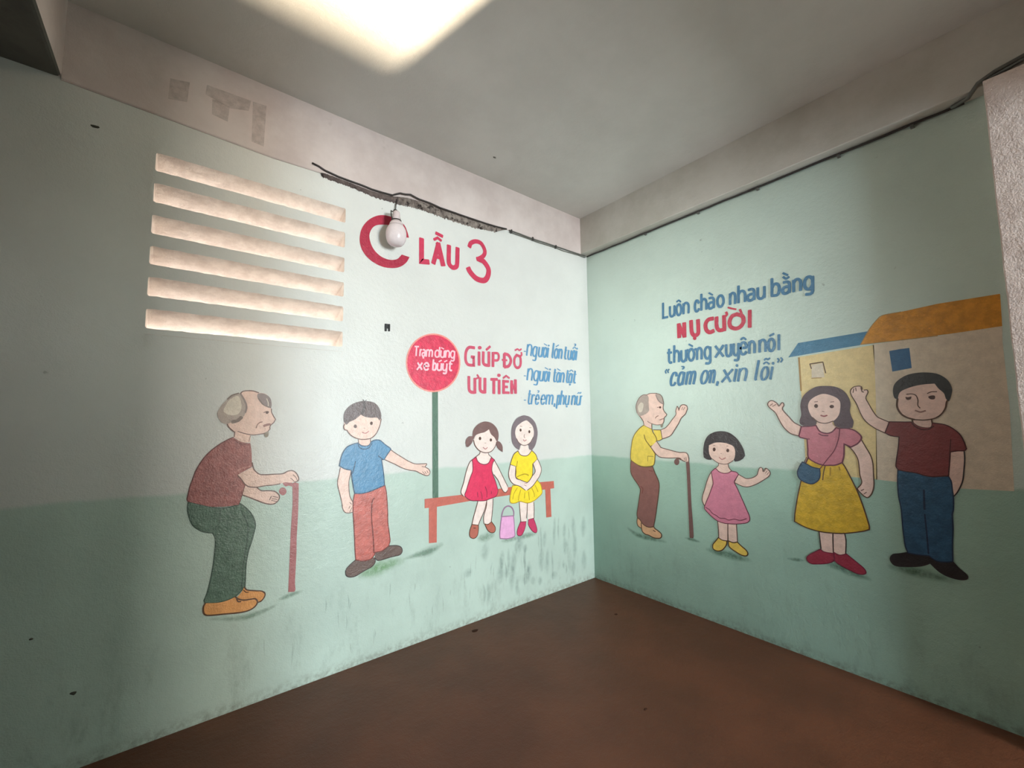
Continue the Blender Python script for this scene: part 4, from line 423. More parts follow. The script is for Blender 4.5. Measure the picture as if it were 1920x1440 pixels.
('L','painted_lettering','large red painted block lettering reading C LẦU 3 beside the louvred vent','wall lettering', None, 0, [('word','', [('f','darkred', [1720,2525,1732,2562,1756,2602,1817,2627,1901,2621,1970,2578,2017,2513,2033,2447,2026,2387,1995,2339,1940,2305,1871,2293,1793,2310,1740,2351,1714,2397,1767,2401,1800,2363,1852,2348,1910,2360,1954,2399,1975,2456,1968,2502,1938,2543,1881,2565,1830,2573,1783,2577,1753,2570,1745,2519],[0,14,15,27])],[]),('word','', [('s','red1', 35.4, [1631,2544,1630,2388,1576,2396],[1]),('s','red1', 32.4, [1544,2393,1505,2545],[]),('s','red1', 37.1, [1510,2544,1469,2395],[]),('s','red1', 24.6, [1537,2446,1484,2445],[]),('s','red1', 33.1, [1425,2550,1425,2428,1406,2403,1382,2402,1361,2424,1356,2550],[]),('s','red1', 19.0, [1540,2560,1513,2580,1485,2567],[1]),('s','red1', 23.2, [1526,2610,1475,2600],[])],[]),('word','', [('s','red1', 31.9, [1259,2580,1245,2613,1203,2637,1155,2633,1124,2588,1135,2547,1178,2513,1195,2507],[]),('s','red1', 41.0, [1178,2511,1134,2502,1094,2459,1094,2413,1117,2371,1152,2357,1204,2364,1251,2398,1270,2427],[])],[])]),
('L','painted_lettering','red painted lettering reading GIÚP ĐỠ right of the bus stop sign','wall lettering', None, 0, [('word','', [('s','red2', 21.7, [1216,1856,1262,1854,1286,1823,1291,1768,1277,1737,1254,1730,1223,1731,1224,1789,1244,1789],[6,7]),('s','red2', 24.0, [1178,1829,1178,1735],[]),('f','red2', [1155,1863,1160,1853,1172,1848,1184,1851,1189,1859,1184,1869,1172,1874,1160,1871],[]),('s','red2', 23.4, [1141,1834,1142,1758,1126,1741,1091,1739],[]),('s','red2', 24.8, [1092,1837,1093,1734],[]),('s','red2', 18.0, [1115,1851,1081,1879],[]),('s','red2', 25.2, [1054,1837,1057,1734],[]),('s','red2', 18.5, [1054,1833,1013,1834,1002,1810,1014,1784,1055,1780],[])],[]),('word','', [('s','red2', 26.3, [951,1837,952,1737],[]),('s','red2', 23.9, [951,1837,911,1829,889,1793,909,1750,952,1737],[]),('s','red2', 15.1, [972,1790,927,1790],[]),('s','red2', 21.2, [833,1838,853,1811,856,1773,844,1747,821,1741,799,1758,792,1793,800,1827,833,1838],[]),('s','red2', 16.7, [798,1831,783,1844,786,1862],[]),('s','red2', 12.9, [849,1873,822,1885,807,1877,785,1889],[])],[])]),
('L','painted_lettering','red painted lettering reading ƯU TIÊN below the GIÚP ĐỠ line','wall lettering', None, 0, [('word','', [('s','red2', 23.0, [1264,1649,1262,1560,1247,1542,1217,1540],[]),('s','red2', 24.3, [1214,1639,1214,1535],[]),('s','red2', 13.8, [1208,1636,1183,1648,1195,1665],[]),('s','red2', 23.9, [1170,1645,1170,1563,1155,1547,1129,1545],[]),('s','red2', 25.2, [1128,1644,1129,1539],[])],[]),('word','', [('s','red2', 21.2, [1076,1639,1018,1642],[]),('s','red2', 26.1, [1049,1641,1050,1537],[]),('s','red2', 25.6, [1001,1637,1002,1537],[]),('f','red2', [986,1674,991,1664,1003,1660,1015,1663,1019,1672,1015,1681,1003,1685,991,1682],[]),('s','red2', 26.1, [960,1638,961,1540],[]),('s','red2', 19.5, [960,1630,913,1631],[]),('s','red2', 19.4, [960,1590,923,1590],[]),('s','red2', 19.4, [961,1547,909,1547],[]),('s','red2', 14.5, [964,1654,936,1673,906,1657],[1]),('s','red2', 26.9, [885,1542,884,1638],[]),('s','red2', 15.3, [884,1633,850,1551],[]),('s','red2', 27.3, [848,1545,848,1647],[])],[])]),
('L','painted_lettering','slanted blue painted lettering reading -người lớn tuổi, topmost of three dashed lines','wall lettering', None, 0, [('word','', [('p','blue2', 12.6, [758,1874,741,1875],[]),('p','blue2', 16.1, [732,1845,718,1930],[]),('p','blue2', 15.7, [722,1906,705,1930,686,1931,677,1907,688,1846],[]),('p','blue2', 15.6, [623,1903,631,1921,647,1920,661,1898,666,1868,660,1846,644,1847,629,1868],[]),('p','blue2', 15.9, [620,1921,637,1825,649,1811,670,1813],[]),('p','blue2', 16.2, [595,1921,605,1866,600,1848,584,1848,570,1869],[]),('p','blue2', 17.0, [560,1923,574,1848],[]),('p','blue2', 11.4, [561,1917,550,1921,548,1926],[]),('p','blue2', 16.6, [553,1871,548,1900,535,1923,522,1923,517,1901,523,1871,536,1849,548,1848,553,1871],[]),('p','blue2', 11.5, [513,1918,502,1922,500,1927],[]),('p','blue2', 11.0, [545,1956,513,1945],[]),('p','blue2', 17.4, [511,1849,497,1924],[]),('f','blue2', [483,1947,486,1941,493,1938,500,1940,503,1945,500,1951,493,1954,486,1952],[])],[]),('word','', [('p','blue2', 17.8, [435,1970,455,1859,450,1850],[]),('p','blue2', 17.2, [430,1873,425,1903,410,1925,396,1926,390,1904,396,1874,410,1851,424,1851,430,1873],[]),('p','blue2', 11.9, [386,1921,374,1925,372,1930],[]),('p','blue2', 10.3, [411,1945,378,1963],[]),('p','blue2', 18.2, [382,1851,368,1926],[]),('p','blue2', 17.8, [372,1905,359,1926,345,1927,340,1906,351,1852],[])],[]),('word','', [('p','blue2', 18.5, [291,1954,307,1869,304,1853,293,1854],[]),('p','blue2', 13.8, [305,1927,280,1928],[]),('p','blue2', 18.2, [259,1928,270,1872,266,1853,250,1854,236,1875],[]),('p','blue2', 19.2, [225,1929,240,1854],[]),('p','blue2', 18.6, [216,1877,210,1907,197,1930,186,1930,182,1908,188,1877,201,1855,212,1854,216,1877],[]),('p','blue2', 11.8, [209,1949,187,1963,165,1953],[]),('p','blue2', 12.0, [190,1991,173,1991,173,1983,184,1975],[]),('p','blue2', 19.6, [176,1855,160,1931],[]),('f','blue2', [144,1954,148,1948,156,1945,164,1947,167,1952,163,1959,155,1962,147,1960],[])],[])]),
('L','painted_lettering','slanted blue painted lettering reading -người tàn tật, middle of three dashed lines','wall lettering', None, 0, [('word','', [('p','blue2', 12.5, [761,1683,744,1683],[]),('p','blue2', 16.1, [730,1653,716,1739],[]),('p','blue2', 15.6, [720,1715,703,1739,682,1740,673,1716,684,1653],[]),('p','blue2', 15.4, [611,1710,620,1728,638,1728,654,1706,659,1676,651,1653,634,1653,617,1675],[]),('p','blue2', 15.9, [607,1729,625,1631,638,1618,663,1620],[]),('p','blue2', 16.2, [589,1728,599,1672,594,1654,577,1654,563,1675],[]),('p','blue2', 17.1, [553,1729,567,1654],[]),('p','blue2', 11.5, [554,1723,543,1727,541,1731],[]),('p','blue2', 16.6, [547,1676,541,1706,528,1728,516,1729,510,1706,516,1676,529,1654,542,1654,547,1676],[]),('p','blue2', 11.6, [506,1723,496,1727,494,1732],[]),('p','blue2', 10.8, [538,1762,506,1750],[]),('p','blue2', 17.5, [501,1654,487,1728],[]),('f','blue2', [473,1752,476,1746,483,1743,490,1745,493,1750,490,1756,483,1759,476,1757],[])],[]),('word','', [('p','blue2', 17.6, [424,1755,440,1670,437,1654,425,1656],[]),('p','blue2', 13.3, [439,1728,413,1729],[]),('p','blue2', 17.0, [371,1710,377,1729,390,1728,404,1706,410,1676,405,1654,392,1654,378,1673],[]),('p','blue2', 18.3, [368,1729,382,1654],[]),('p','blue2', 11.1, [400,1762,367,1750],[]),('p','blue2', 18.4, [368,1654,354,1728],[]),('p','blue2', 17.8, [358,1708,344,1728,328,1729,322,1708,333,1654],[])],[]),('word','', [('p','blue2', 18.5, [275,1755,292,1671,287,1654,275,1656],[]),('p','blue2', 13.6, [291,1728,262,1729],[]),('p','blue2', 17.8, [225,1710,231,1729,245,1729,259,1706,265,1677,260,1655,246,1655,233,1673],[]),('p','blue2', 19.2, [221,1729,236,1655],[]),('p','blue2', 11.5, [255,1748,233,1762,212,1751],[]),('f','blue2', [242,1638,245,1632,254,1629,262,1631,265,1636,262,1642,253,1645,245,1643],[]),('p','blue2', 19.0, [186,1755,203,1671,199,1655,187,1656],[]),('p','blue2', 13.9, [202,1728,173,1729],[])],[])]),
('L','painted_lettering','slanted blue painted lettering reading -trẻ em, phụ nữ, lowest dashed line','wall lettering', None, 0, [('word','', [('p','blue2', 12.3, [764,1495,747,1495],[]),('p','blue2', 15.9, [703,1571,719,1484,714,1467,703,1469],[]),('p','blue2', 12.5, [718,1544,691,1544],[]),('p','blue2', 16.4, [691,1467,678,1537],[]),('p','blue2', 14.4, [682,1516,667,1538,652,1534],[]),('p','blue2', 15.4, [642,1506,612,1506,610,1521,615,1538,628,1538,640,1517,645,1488,641,1467,627,1467,617,1480],[]),('p','blue2', 10.7, [625,1573,610,1572,610,1564,620,1558],[])],[]),('word','', [('p','blue2', 15.5, [583,1506,548,1507,545,1521,552,1539,567,1538,581,1517,586,1489,580,1468,564,1468,553,1481],[]),('p','blue2', 17.3, [535,1468,522,1539],[]),('p','blue2', 16.7, [526,1521,512,1539,496,1539,491,1521,501,1468],[]),('p','blue2', 16.9, [491,1521,477,1539,461,1540,456,1522,467,1468],[]),('p','blue2', 17.8, [438,1472,443,1450],[])],[]),('word','', [('p','blue2', 18.1, [398,1540,419,1436],[]),('p','blue2', 17.0, [402,1520,391,1540,380,1540,377,1520,383,1489,394,1468,412,1470],[]),('p','blue2', 18.4, [373,1468,351,1580],[]),('p','blue2', 17.7, [363,1520,349,1541,334,1541,328,1521,338,1469],[]),('p','blue2', 17.8, [302,1541,313,1487,307,1469,289,1469,274,1489],[]),('p','blue2', 19.0, [264,1542,279,1469],[]),('f','blue2', [287,1452,290,1446,299,1443,307,1446,310,1451,306,1457,298,1459,290,1457],[])],[]),('word','', [('p','blue2', 19.2, [239,1469,224,1542],[]),('p','blue2', 18.5, [228,1521,213,1542,197,1542,191,1522,202,1469],[]),('p','blue2', 18.5, [166,1542,177,1487,170,1469,150,1469,134,1490],[]),('p','blue2', 19.9, [123,1543,138,1469],[]),('p','blue2', 12.8, [123,1538,111,1541,108,1546],[]),('p','blue2', 11.9, [162,1563,148,1573,133,1566,118,1576],[])],[])]),
('R','painted_lettering','blue painted lettering reading Luôn chào nhau bằng, topmost line on right wall','wall lettering', None, 0, [('word','', [('s','blue1', 18.0, [742,2214,737,2101,776,2101],[1]),('s','blue1', 18.0, [797,2175,795,2119,803,2100,820,2100,831,2121],[]),('s','blue1', 17.9, [833,2174,830,2100],[]),('s','blue1', 17.8, [848,2122,849,2152,861,2174,875,2173,884,2151,883,2121,871,2099,857,2100,848,2122],[]),('s','blue1', 13.0, [853,2198,869,2206,884,2191],[]),('s','blue1', 18.1, [901,2099,904,2173],[]),('s','blue1', 17.7, [903,2152,915,2173,932,2172,942,2151,939,2098],[])],[]),('word','', [('s','blue1', 17.8, [1017,2152,1011,2170,999,2171,990,2149,988,2120,995,2098,1008,2098,1016,2112],[]),('s','blue1', 17.8, [1034,2097,1039,2210],[]),('s','blue1', 17.7, [1036,2150,1047,2170,1063,2169,1071,2149,1069,2097],[]),('s','blue1', 17.3, [1092,2169,1113,2168,1123,2152,1120,2096],[]),('s','blue1', 18.1, [1122,2135,1098,2136,1087,2125,1086,2107,1094,2096,1110,2098,1121,2110],[]),('s','blue1', 12.2, [1093,2206,1117,2186],[]),('s','blue1', 17.7, [1147,2117,1148,2146,1161,2167,1177,2167,1187,2145,1186,2116,1173,2095,1157,2096,1147,2117],[])],[]),('word','', [('s','blue1', 17.4, [1229,2095,1233,2166],[]),('s','blue1', 17.5, [1232,2146,1242,2165,1256,2165,1264,2145,1261,2094],[]),('s','blue1', 17.4, [1282,2094,1288,2204],[]),('s','blue1', 17.5, [1285,2145,1297,2164,1315,2164,1325,2144,1323,2093],[]),('s','blue1', 17.2, [1347,2163,1370,2163,1380,2147,1377,2093],[]),('s','blue1', 18.4, [1379,2131,1353,2131,1341,2121,1341,2104,1349,2093,1366,2094,1377,2106],[]),('s','blue1', 17.5, [1403,2162,1400,2110,1409,2092,1427,2092,1438,2111],[]),('s','blue1', 16.7, [1441,2161,1437,2092],[])],[]),('word','', [('s','blue1', 16.9, [1486,2199,1480,2091],[]),('s','blue1', 18.0, [1483,2141,1495,2160,1512,2159,1522,2140,1520,2110,1508,2091,1480,2093],[]),('s','blue1', 17.0, [1547,2159,1568,2158,1577,2143,1574,2090],[]),('s','blue1', 18.6, [1576,2127,1552,2128,1541,2118,1540,2101,1548,2090,1564,2091,1575,2103],[]),('s','blue1', 13.7, [1547,2193,1562,2178,1578,2185],[]),('s','blue1', 12.6, [1548,2217,1572,2197],[]),('s','blue1', 16.6, [1597,2090,1600,2158],[]),('s','blue1', 17.1, [1599,2139,1610,2158,1626,2157,1635,2138,1632,2089],[]),('s','blue1', 17.7, [1695,2139,1684,2156,1668,2156,1656,2136,1654,2109,1664,2089,1680,2088,1693,2107],[]),('s','blue1', 17.1, [1696,2155,1690,2068,1680,2056,1657,2058],[])],[])]),
('R','painted_lettering','red painted lettering reading NỤ CƯỜI between two blue lines','wall lettering', None, 0, [('word','', [('s','red3', 30.8, [860,1931,861,2033],[]),('s','red3', 22.2, [864,2028,897,1930],[]),('s','red3', 30.2, [901,1928,903,2032],[]),('s','red3', 28.8, [955,2039,956,1958,969,1932,989,1928,1004,1943,1006,2035],[]),('f','red3', [989,1905,985,1897,975,1895,966,1900,963,1910,967,1918,977,1920,986,1915],[])],[]),('word','', [('s','red3', 28.0, [1114,2023,1078,2020,1058,1991,1062,1953,1084,1932,1114,1938],[]),('s','red3', 26.4, [1136,2028,1134,1964,1148,1936,1176,1933],[]),('s','red3', 26.0, [1186,2028,1183,1926],[]),('s','red3', 16.7, [1188,2018,1205,2031,1201,2048],[]),('s','red3', 25.7, [1267,2021,1236,2012,1219,1977,1226,1944,1258,1927,1288,1936,1307,1966,1300,2002,1267,2021],[]),('s','red3', 14.6, [1298,2012,1295,2031,1288,2047],[]),('s','red3', 12.0, [1215,2077,1238,2065,1265,2054],[]),('s','red3', 23.8, [1348,2029,1342,1921],[])],[])]),
('R','painted_lettering','blue painted lettering reading thường xuyên nói, below the red words','wall lettering', None, 0, [('word','', [('s','blue1', 18.9, [776,1857,772,1772,780,1755,793,1757],[]),('s','blue1', 17.8, [762,1831,795,1830],[]),('s','blue1', 19.1, [812,1755,818,1877],[]),('s','blue1', 18.6, [815,1812,826,1834,843,1833,852,1811,849,1755],[]),('s','blue1', 18.5, [871,1833,869,1775,877,1755,894,1755,905,1777],[]),('s','blue1', 18.4, [907,1832,904,1755],[]),('s','blue1', 14.6, [907,1827,918,1829,921,1835],[]),('s','blue1', 18.2, [924,1778,926,1809,939,1832,954,1832,965,1808,963,1778,951,1755,935,1755,924,1778],[]),('s','blue1', 14.5, [966,1826,977,1828,979,1834],[]),('s','blue1', 12.9, [931,1871,958,1852],[]),('s','blue1', 18.3, [986,1755,989,1831],[]),('s','blue1', 18.0, [988,1810,999,1831,1013,1831,1021,1809,1018,1755],[]),('s','blue1', 17.9, [1082,1811,1072,1830,1056,1830,1044,1808,1043,1778,1052,1755,1068,1755,1080,1776],[]),('s','blue1', 17.7, [1083,1830,1078,1732,1068,1719,1046,1721],[])],[]),('word','', [('s','blue1', 16.9, [1119,1830,1167,1755],[]),('s','blue1', 18.2, [1171,1828,1115,1755],[]),('s','blue1', 17.4, [1190,1829,1187,1773,1194,1754,1209,1754,1218,1775],[]),('s','blue1', 17.0, [1221,1828,1217,1754],[]),('s','blue1', 17.2, [1238,1828,1235,1773,1242,1754,1256,1754,1265,1775],[]),('s','blue1', 17.0, [1268,1827,1263,1733,1255,1719,1237,1721],[]),('s','blue1', 17.3, [1279,1794,1314,1794,1314,1808,1306,1827,1290,1827,1279,1805,1278,1776,1287,1754,1303,1754,1312,1767],[]),('s','blue1', 13.1, [1284,1850,1300,1859,1315,1845],[]),('s','blue1', 16.7, [1330,1754,1334,1826],[]),('s','blue1', 16.7, [1333,1806,1343,1826,1356,1826,1364,1806,1361,1754],[])],[]),('word','', [('s','blue1', 16.4, [1391,1754,1395,1826],[]),('s','blue1', 16.5, [1394,1806,1405,1825,1420,1825,1428,1805,1425,1754],[]),('s','blue1', 16.5, [1443,1775,1444,1804,1455,1825,1467,1824,1476,1803,1474,1775,1463,1754,1451,1754,1443,1775],[]),('s','blue1', 13.6, [1454,1846,1477,1856],[]),('s','blue1', 15.8, [1499,1754,1504,1845],[])],[])]),
('R','painted_lettering','slanted blue painted lettering in quotation marks reading cảm ơn, xin lỗi','wall lettering', None, 0, [('word','', [('p','blue1', 19.9, [826,1653,822,1675,805,1676,788,1650,779,1615,783,1588,801,1588,815,1605],[]),('p','blue1', 19.5, [883,1652,877,1673,862,1674,845,1648,837,1614,842,1588,856,1587,872,1609],[]),('p','blue1', 19.6, [888,1673,867,1587],[]),('p','blue1', 14.2, [869,1718,884,1714,883,1704,874,1698],[]),('p','blue1', 19.3, [894,1587,914,1672],[]),('p','blue1', 18.9, [909,1651,923,1672,936,1671,938,1650,923,1586],[]),('p','blue1', 18.7, [938,1650,952,1671,965,1670,967,1649,952,1586],[])],[]),('word','', [('p','blue1', 17.9, [1008,1610,1016,1643,1034,1668,1050,1667,1057,1642,1049,1610,1031,1585,1014,1585,1008,1610],[]),('p','blue1', 14.2, [1062,1661,1073,1663,1075,1670],[]),('p','blue1', 17.6, [1066,1585,1085,1666],[]),('p','blue1', 17.4, [1080,1643,1092,1666,1102,1665,1104,1643,1090,1584],[]),('p','blue1', 17.2, [1122,1588,1115,1564],[])],[]),('word','', [('p','blue1', 16.3, [1167,1663,1204,1583],[]),('p','blue1', 17.0, [1222,1661,1149,1584],[]),('p','blue1', 16.1, [1228,1583,1246,1660],[]),('f','blue1', [1260,1683,1257,1676,1251,1674,1245,1677,1242,1685,1245,1691,1252,1694,1258,1690],[]),('p','blue1', 15.9, [1252,1582,1269,1660],[]),('p','blue1', 15.8, [1264,1638,1282,1659,1301,1659,1308,1637,1295,1582],[])],[]),('word','', [('p','blue1', 15.0, [1383,1701,1358,1590,1360,1581],[]),('p','blue1', 14.9, [1392,1603,1399,1633,1414,1655,1427,1654,1432,1632,1426,1602,1411,1580,1397,1580,1392,1603],[]),('p','blue1', 11.5, [1410,1677,1426,1687,1440,1673],[]),('p','blue1', 11.5, [1415,1700,1425,1710,1435,1700,1446,1709],[]),('p','blue1', 14.2, [1442,1580,1458,1653],[]),('f','blue1', [1471,1674,1468,1668,1463,1665,1457,1669,1455,1676,1458,1682,1464,1684,1469,1681],[])],[]),('word','', [('s','blue1', 10.7, [744,1680,739,1695,751,1708],[]),('s','blue1', 10.5, [763,1682,758,1695,769,1708],[])],[]),('word','', [('s','blue1', 9.5, [1489,1702,1495,1691,1488,1678],[]),('s','blue1', 9.4, [1507,1704,1514,1692,1505,1677],[])],[])]),
]
for t in MURAL: paint_thing(*t)

# ------------------------------------------------------------------ hanging bulb
bx, by, bz = -1.850, -0.105, 2.478
bulb = tag(empty('hanging_bulb', (bx, by, bz-0.075)), 'white unlit bulb hanging by a cord in front of the red letter C', 'light bulb')
def sub(o, root):
    o.parent = root; o.matrix_parent_inverse = Matrix.Translation(-root.location); return o
prof = [(0.004,-0.077),(0.024,-0.0755),(0.038,-0.070),(0.049,-0.058),(0.0575,-0.038),(0.0605,-0.018),(0.0605,0.004),(0.0575,0.022),(0.050,0.038),(0.040,0.052)]
sub(MB().lathe(prof, (bx, by, bz), 40).build('globe', [M['bulb']], None, True), bulb)
prof = [(0.0405,0.0515),(0.0415,0.054),(0.038,0.064),(0.032,0.072),(0.026,0.078),(0.023,0.085)]
sub(MB().lathe(prof, (bx, by, bz), 32).build('collar', [M['bulb_neck']], None, True), bulb)
prof = [(0.0225,0.084),(0.0235,0.100),(0.0225,0.118),(0.020,0.134),(0.012,0.142)]
sub(MB().lathe(prof, (bx, by, bz), 28).build('lamp_holder', [M['bulb_neck']], None, True), bulb)
hk = Vector((bx+0.030, -0.018, 2.666))
c = MB()
c.tube([(bx-0.024, by, bz+0.080), (bx-0.028, by+0.01, bz+0.11), (bx-0.022, by+0.03, bz+0.15), (hk.x, hk.y-0.01, hk.z-0.02), tuple(hk)], 0.0035)
c.tube([(bx+0.026, by, bz+0.080), (bx+0.028, by+0.01, bz+0.11), (bx+0.016, by+0.03, bz+0.15), (hk.x+0.004, hk.y-0.01, hk.z-0.02), tuple(hk)], 0.003)
ring = [(bx+0.027*math.cos(a), by+0.027*math.sin(a), bz+0.081) for a in [2*math.pi*i/20 for i in range(21)]]
c.tube(ring, 0.0035)
c.tube([tuple(hk), (hk.x+0.004, hk.y+0.004, hk.z+0.04), (hk.x+0.012, -0.010, hk.z+0.085)], 0.003)
sub(c.build('cord', [M['cable']], None, True), bulb)
sub(MB().box((hk.x-0.007, -0.022, hk.z-0.008), (hk.x+0.008, 0.004, hk.z+0.010)).build('hook', [M['cable']]), bulb)

# ------------------------------------------------------------------ crumbled grimy strip and cables under the beam
def ragged(name, pts_top, pts_bot, mat, y=-0.004, seed=1, rough=0.006, depth=0.006):
    rnd = random.Random(seed); v = []; f = []; N = 150
    ph = [(rnd.uniform(6, 60), rnd.uniform(0, 6.3), rnd.uniform(.3, 1)) for _ in range(7)]
    def wave(t, o=0): return sum(a*math.sin(2*math.pi*f_*t+p_+o)/math.sqrt(f_/6) for f_, p_, a in ph)/2.2
    def at(P, t):
        k = t*(len(P)-1); i = min(int(k), len(P)-2); s = k-i
        return Vector(P[i])*(1-s)+Vector(P[i+1])*s
    for i in range(N+1):
        t = i/N; a = at(pts_top, t)+Vector((0, wave(t, 2)*rough*0.3)); b = at(pts_bot, t)+Vector((0, wave(t)*rough+rnd.uniform(-.1, .1)*rough))
        for j in range(5):
            s = j/4; q = a*(1-s)+b*s
            d = y - depth*math.sin(math.pi*s)*rnd.uniform(0.6, 1.0)
            if j in (0, 4): d = -0.0008
            v.append((q.x, d, q.y))
    for i in range(N):
        for j in range(4): k = i*5+j; f.append((k, k+1, k+6, k+5))
    return link_mesh(name, v, f, [mat])
o = ragged('plaster_stain', [(-2.262, 2.762), (-2.239, 2.772), (-2.099, 2.763), (-1.973, 2.757), (-1.86, 2.762), (-1.79, 2.778)], [(-2.258, 2.745), (-2.244, 2.737), (-2.087, 2.733), (-1.947, 2.719), (-1.86, 2.722), (-1.785, 2.728)], M['grime_dark'], seed=4, rough=0.009)
tag(o, 'dark soot-like stain on the wall below the beam, left of the hanging bulb', 'stain')
o = ragged('crumbled_plaster', [(-1.80, 2.775), (-1.74, 2.792), (-1.65, 2.796), (-1.50, 2.796), (-1.21, 2.798), (-0.92, 2.806)], [(-1.80, 2.722), (-1.72, 2.733), (-1.624, 2.738), (-1.458, 2.732), (-1.212, 2.734), (-1.02, 2.758)], M['grime'], seed=9, rough=0.014, depth=0.012)
tag(o, 'crumbled grey plaster strip under the beam, right of the hanging bulb', 'damaged plaster')
def wob(P, n=14, amp=0.004, seed=2):
    rnd = random.Random(seed); out = []
    for a, b in zip(P, P[1:]):
        a = Vector(a); b = Vector(b); k = max(2, int((b-a).length/0.09))
        for i in range(k): out.append(a+(b-a)*i/k+Vector((0, 0, rnd.uniform(-amp, amp))) * (0 if i == 0 else 1))
    out.append(Vector(P[-1])); return out
L1 = [(-2.31, -0.012, 2.795), (-2.24, -0.014, 2.776), (-2.10, -0.014, 2.764), (-1.97, -0.014, 2.758), (-1.84, -0.016, 2.764), (-1.79, -0.02, 2.792), (-1.72, -0.022, 2.806), (-1.66, -0.02, 2.796), (-1.50, -0.018, 2.788), (-1.21, -0.018, 2.788), (-0.93, -0.016, 2.802)]
tag(MB().tube(wob(L1), 0.0055, 6).build('cable', [M['cable']], None, True), 'dark dusty cable running under the beam on the left wall above the red lettering', 'cable')
L2 = [(-0.90, -0.012, 2.803), (-0.60, -0.011, 2.800), (-0.03, -0.010, 2.808)]
cc = MB().tube(wob(L2, amp=0.002), 0.0045, 6); cc.tube(wob([(p[0], p[1], p[2]-0.014) for p in L2], amp=0.003, seed=5), 0.003, 6)
root = tag(empty('cable', L2[0]), 'thin pair of cables along the top of the left wall near the corner', 'cable')
sub(cc.build('cable_run', [M['cable_grey']], None, True), root)
for x_ in (-0.88, -0.66, -0.40):
    sub(MB().box((x_-0.005, -0.018, 2.786), (x_+0.005, 0.003, 2.812)).build('cable_clip', [M['cable']]), root)
L3 = [(-0.020, -0.02, 2.800), (-0.016, -0.94, 2.804), (-0.016, -1.70, 2.806), (-0.016, -2.34, 2.806)]
root = tag(empty('cable', L3[0]), 'thin dark cable along the top edge of the right wall', 'cable')
sub(MB().tube(wob(L3, amp=0.0018, seed=8), 0.006, 6).build('cable_run', [M['cable']], None, True), root)
for y_ in (-0.62, -1.05, -1.44, -1.86, -2.16):
    sub(MB().box((-0.020, y_-0.007, 2.790), (0.002, y_+0.007, 2.810)).build('cable_clip', [M['cable_grey']]), root)
L4 = [(-0.020, -2.30, 2.808), (-0.06, -2.355, 2.80), (-0.105, -2.39, 2.825), (-0.105, -2.44, 2.846), (-0.105, -2.9, 2.93)]
cc = MB().tube(L4, 0.009, 8); cc.tube([(-0.105, -2.42, 2.826), (-0.107, -2.6, 2.862), (-0.105, -2.9, 2.905)], 0.006, 6)
tag(cc.build('cable', [M['cable_grey']], None, True), 'grey cable bending over the top of the rough pillar at the right edge', 'cable')
# ------------------------------------------------------------------ small things on the walls
kx, kz = -1.855, 1.9155
hook = tag(empty('wall_clip', (kx, 0, kz-0.02)), 'small black plastic clip on the left wall left of the bus stop sign', 'clip')
sub(MB().box((kx-0.016, -0.012, kz-0.022), (kx-0.007, 0.002, kz+0.022)).box((kx+0.006, -0.012, kz-0.020), (kx+0.014, 0.002, kz+0.024)).box((kx-0.016, -0.008, kz-0.004), (kx+0.014, 0.002, kz+0.024)).build('clip_body', [M['black']]), hook)
M['chip_floor'] = plain('dark floor chip', (66, 42, 32), 0.9, 0.1); M['chip_ceiling'] = plain('grey ceiling flake', (120, 118, 112), 0.9, 0.1)
def chip(u, z, s, label, wall='L', seed=1):
    rnd = random.Random(seed); n = 9; v = []
    for i in range(n):
        a = 2*math.pi*i/n; r = s*rnd.uniform(0.6, 1.1); q = (u+r*math.cos(a)*1.3, z+r*math.sin(a)*0.8)
        v.append((q[0], -0.0008, q[1]) if wall == 'L' else ((-0.0008, q[0], q[1]) if wall == 'R' else (q[0], q[1], ZC-0.0008 if wall == 'C' else 0.0008)))
    c0 = sum((Vector(p) for p in v), Vector())/n + (Vector((0, -0.004, 0)) if wall == 'L' else (Vector((-0.004, 0, 0)) if wall == 'R' else Vector((0, 0, -0.003 if wall == 'C' else 0.003))))
    v.append(tuple(c0)); f = [((i+1) % n, i, n) if wall in 'LC' else (i, (i+1) % n, n) for i in range(n)]
    return tag(link_mesh('plaster_chip', v, f, [M[{'C': 'chip_ceiling', 'F': 'chip_floor'}.get(wall, 'chip')]]), label, 'chip')
chip(-3.172, 2.629, 0.011, 'dark chip in the left wall up near the beam, left of the vent', seed=2)
chip(-3.110, 0.290, 0.010, 'larger dark chip low on the left wall near the floor', seed=3)
chip(-3.235, 0.535, 0.006, 'tiny dark chip low on the left wall at the left edge', seed=4)
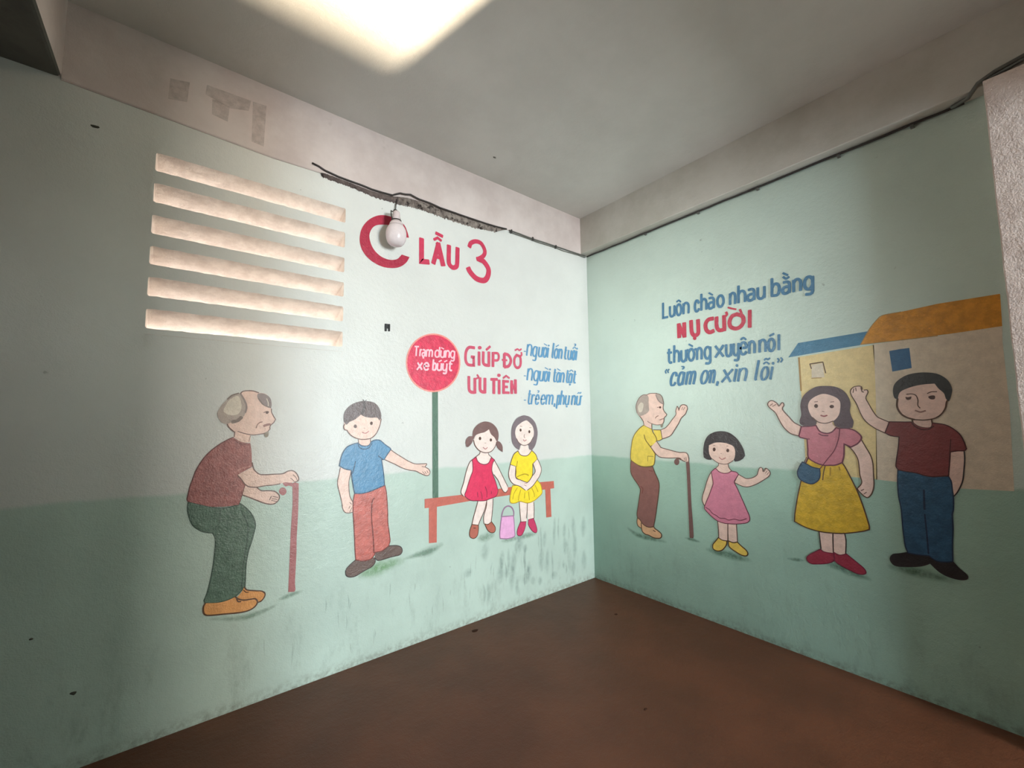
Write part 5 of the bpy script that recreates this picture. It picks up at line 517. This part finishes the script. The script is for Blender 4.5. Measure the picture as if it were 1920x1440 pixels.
chip(-1.218, -0.255, 0.012, 'small dark flake on the ceiling above the beam', 'C', 6)
for q_, s_, l_ in (((-1.286, -0.100), 0.020, 'dark chip on the brown floor close to the left wall'), ((-0.409, -0.536), 0.014, 'small dark chip on the brown floor near the room corner'), ((-1.075, -1.215), 0.010, 'tiny dark chip in the open middle of the brown floor')): chip(q_[0], q_[1], s_, l_, 'F', int(s_*1000))
def streaks():                                        # scuffs and thin drips under the bench, nobody could count them
    rnd = random.Random(11); pa = Panel('L', Vector((0, 0, 0)))
    for i in range(46):
        u = rnd.gauss(760, 330); z = rnd.uniform(60, 400); h = rnd.uniform(60, 240)
        if not 120 < u < 1700: continue
        pa.stroke('grasswear', rnd.uniform(14, 90), [(u, z), (u+rnd.uniform(-6, 6), z+h/2), (u+rnd.uniform(-14, 14), z+h)], [], 0.5, True)
    for i in range(26):
        u = rnd.uniform(300, 2500); z = rnd.uniform(40, 330); h = rnd.uniform(40, 130)
        pa.stroke('grasswear', rnd.uniform(5, 10), [(u, z), (u+rnd.uniform(-5, 5), z+h/2), (u+rnd.uniform(-8, 8), z+h)], [], 0.6, True)
    o = pa.build('scuff_marks', None); o['kind'] = 'stuff'; o['label'] = 'grey scuffs and drip marks on the lower left wall under the bench'; o['category'] = 'scuffs'
M['grasswear'] = soft_paint('scuff grey', (128, 150, 148), 0.32)
streaks()

def beam_stains():                                    # patched damp areas on the left beam, above the vent
    pa = Panel('L', Vector((0, 0.0085, 0)))
    for q in (((2938, 2868), (2935, 2972), (2862, 2990), (2868, 2885)), ((2800, 2960), (2796, 3012), (2610, 3020), (2618, 2960), (2700, 2935)), ((2770, 2870), (2772, 2950), (2700, 2945), (2705, 2860)), ((2600, 2800), (2602, 3020), (2540, 3025), (2545, 2795))):
        pa.fill('beamstain', q, None, 0.5)
    o = pa.build('damp_patches', None); o['kind'] = 'stuff'; o['label'] = 'faint brown damp patches on the pinkish beam above the vent'; o['category'] = 'stain'
M['beamstain'] = soft_paint('beam stain', (168, 150, 140), 0.34)
beam_stains()
